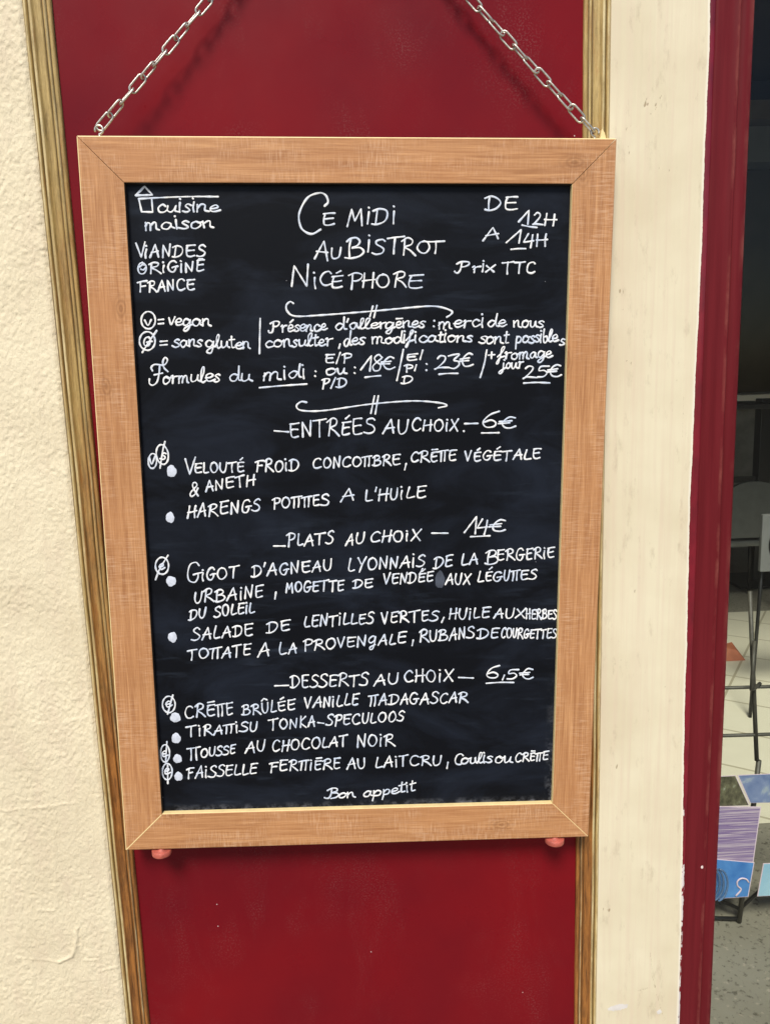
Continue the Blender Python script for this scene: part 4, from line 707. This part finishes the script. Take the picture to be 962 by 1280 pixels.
coil = thing('wire_coil', 'blue grey coil of glossy wire hanging by the bottom postcards', 'coil', (.937, .90, .178))
for k in range(4):
    mb = MB(); mb.tube([(.009*k-.03+.028*math.sin(t), -.004*k, .048*math.cos(t)) for t in np.linspace(.1, 3.0, 14)], .0028, 8); mb.build('loop', M['bluewire'], coil, True)

# counter with shelves above it at the back
ct = thing('bar_counter', 'beige topped brown bar counter along the dark back wall', 'counter', (3.6, 5.8, 0))
mb = MB(); mb.box(-1.6, -.35, 1.24, 2.6, .28, 1.36, b=.01); mb.build('counter_top', M['counter'], ct)
mb = MB(); mb.box(-1.5, -.22, .005, 2.5, .27, 1.238); mb.build('counter_front', M['brown'], ct)
sh = thing('wall_shelf', 'wall shelf with navy, tan and pale grey boards high on the back wall', 'shelf', (3.6, 6.0, 3.3))
mb = MB(); mb.box(-1.6, -.2, .50, 2.6, .08, .65); mb.build('navy_board', M['navy'], sh)
mb = MB(); mb.box(-1.6, -.3, .32, 2.6, .08, .47, b=.005); mb.build('tan_board', M['tan'], sh)
mb = MB(); mb.box(-1.6, -.15, .02, 2.6, .08, .31); mb.build('grey_panel', M['palegrey'], sh)
post = thing('interior_post', 'slim dark post beside the shelves at the far right', 'post', (3.78, 5.3, 0))
mb = MB(); mb.box(-.06, -.06, .004, .06, .06, 4.05, b=.008); mb.build('shaft', M['brown'], post); mb = MB(); mb.box(-.09, -.09, .0, .09, .09, .15, b=.01); mb.build('base', M['brown'], post)
# tall bistro table
tb = thing('bar_table', 'tall black bar table with a square leg on the shaded floor', 'table', (2.93, 4.45, 0))
mb = MB(); mb.box(-.40, -.3, 1.30, .06, .3, 1.335, b=.006); mb.build('table_top', M['black'], tb)
mb = MB(); mb.box(-.045, -.045, .02, .045, .045, 1.36, b=.006); mb.build('leg', M['black'], tb)
mb = MB(); mb.box(-.26, -.025, .86, -.22, .025, 1.298); mb.build('brace', M['black'], tb); mb = MB(); mb.box(-.48, -.02, .76, -.047, .02, .80); mb.build('foot_bar', M['black'], tb)
mb = MB(); mb.box(-.22, -.2, .012, .20, .2, .03, b=.004); mb.build('base_plate', M['black'], tb)
# chair
chd = thing('cafe_chair', 'grey rounded back cafe chair with black legs near the bar table', 'chair', (2.52, 3.95, 0))
def rounded(w, z0, z1, y0, y1):
    pts = [(-w, z0), (w, z0)]+[(w*math.cos(a), z1-.12+.12*math.sin(a)) for a in np.linspace(0, math.pi, 13)]
    n = len(pts); V = [(x, y0+.06*(z-z0), z) for x, z in pts]+[(x, y1+.06*(z-z0), z) for x, z in pts]
    return V, [tuple(range(n)), tuple(range(2*n-1, n-1, -1))]+[(i, i+n, (i+1) % n+n, (i+1) % n) for i in range(n)]
V, F = rounded(.2, .50, .86, -.2, -.17); obj('backrest', V, F, M['grey'], chd)
mb = MB(); mb.box(-.21, -.2, .44, .21, .2, .48, b=.012); mb.build('seat', M['grey'], chd)
for sx_ in (-1, 1):
    for sy_ in (-1, 1):
        mb = MB(); mb.tube([(sx_*.17, sy_*.16, .44), (sx_*.20, sy_*.2, .008)], .012, 8); mb.build('leg', M['black'], chd, True)
# sign board with a ring
sg = thing('sign_board', 'grey freestanding sign board with a round ring emblem', 'sign', (1.80, 2.18, 0))
mb = MB(); mb.box(-.09, -.01, .70, .40, .01, .95, b=.004); mb.build('board', M['sign'], sg)
mb = MB(); mb.tube([(.02+.075*math.sin(a), -.014, .82+.085*math.cos(a)) for a in np.linspace(0, 2*math.pi, 33)[:-1]], .005, 6, True)
mb.tube([(.04+.03*math.sin(a), -.014, .80+.03*math.cos(a)) for a in np.linspace(0, 2*math.pi, 25)[:-1]], .009, 6, True); mb.build('emblem', M['black'], sg, True)
for x in (-.06, .37):
    mb = MB(); mb.tube([(x, .02, .94), (x-.01, .05, .01)], .008, 8); mb.build('leg', M['black'], sg, True)
mb = MB(); mb.add([(-.06, -.07, 0), (.06, -.07, 0), (.06, .07, 0), (-.06, .07, 0), (-.03, -.03, .06), (.02, -.04, .05), (.03, .03, .07), (-.02, .03, .06)], [(3, 2, 1, 0), (4, 5, 6, 7), (0, 1, 5, 4), (1, 2, 6, 5), (2, 3, 7, 6), (3, 0, 4, 7)])
o = mb.build('terracotta_shard', M['terracotta']); o.location = (2.0, 2.98, .009); tag(o, 'small orange terracotta wedge lying on the cream tiles', 'wedge')
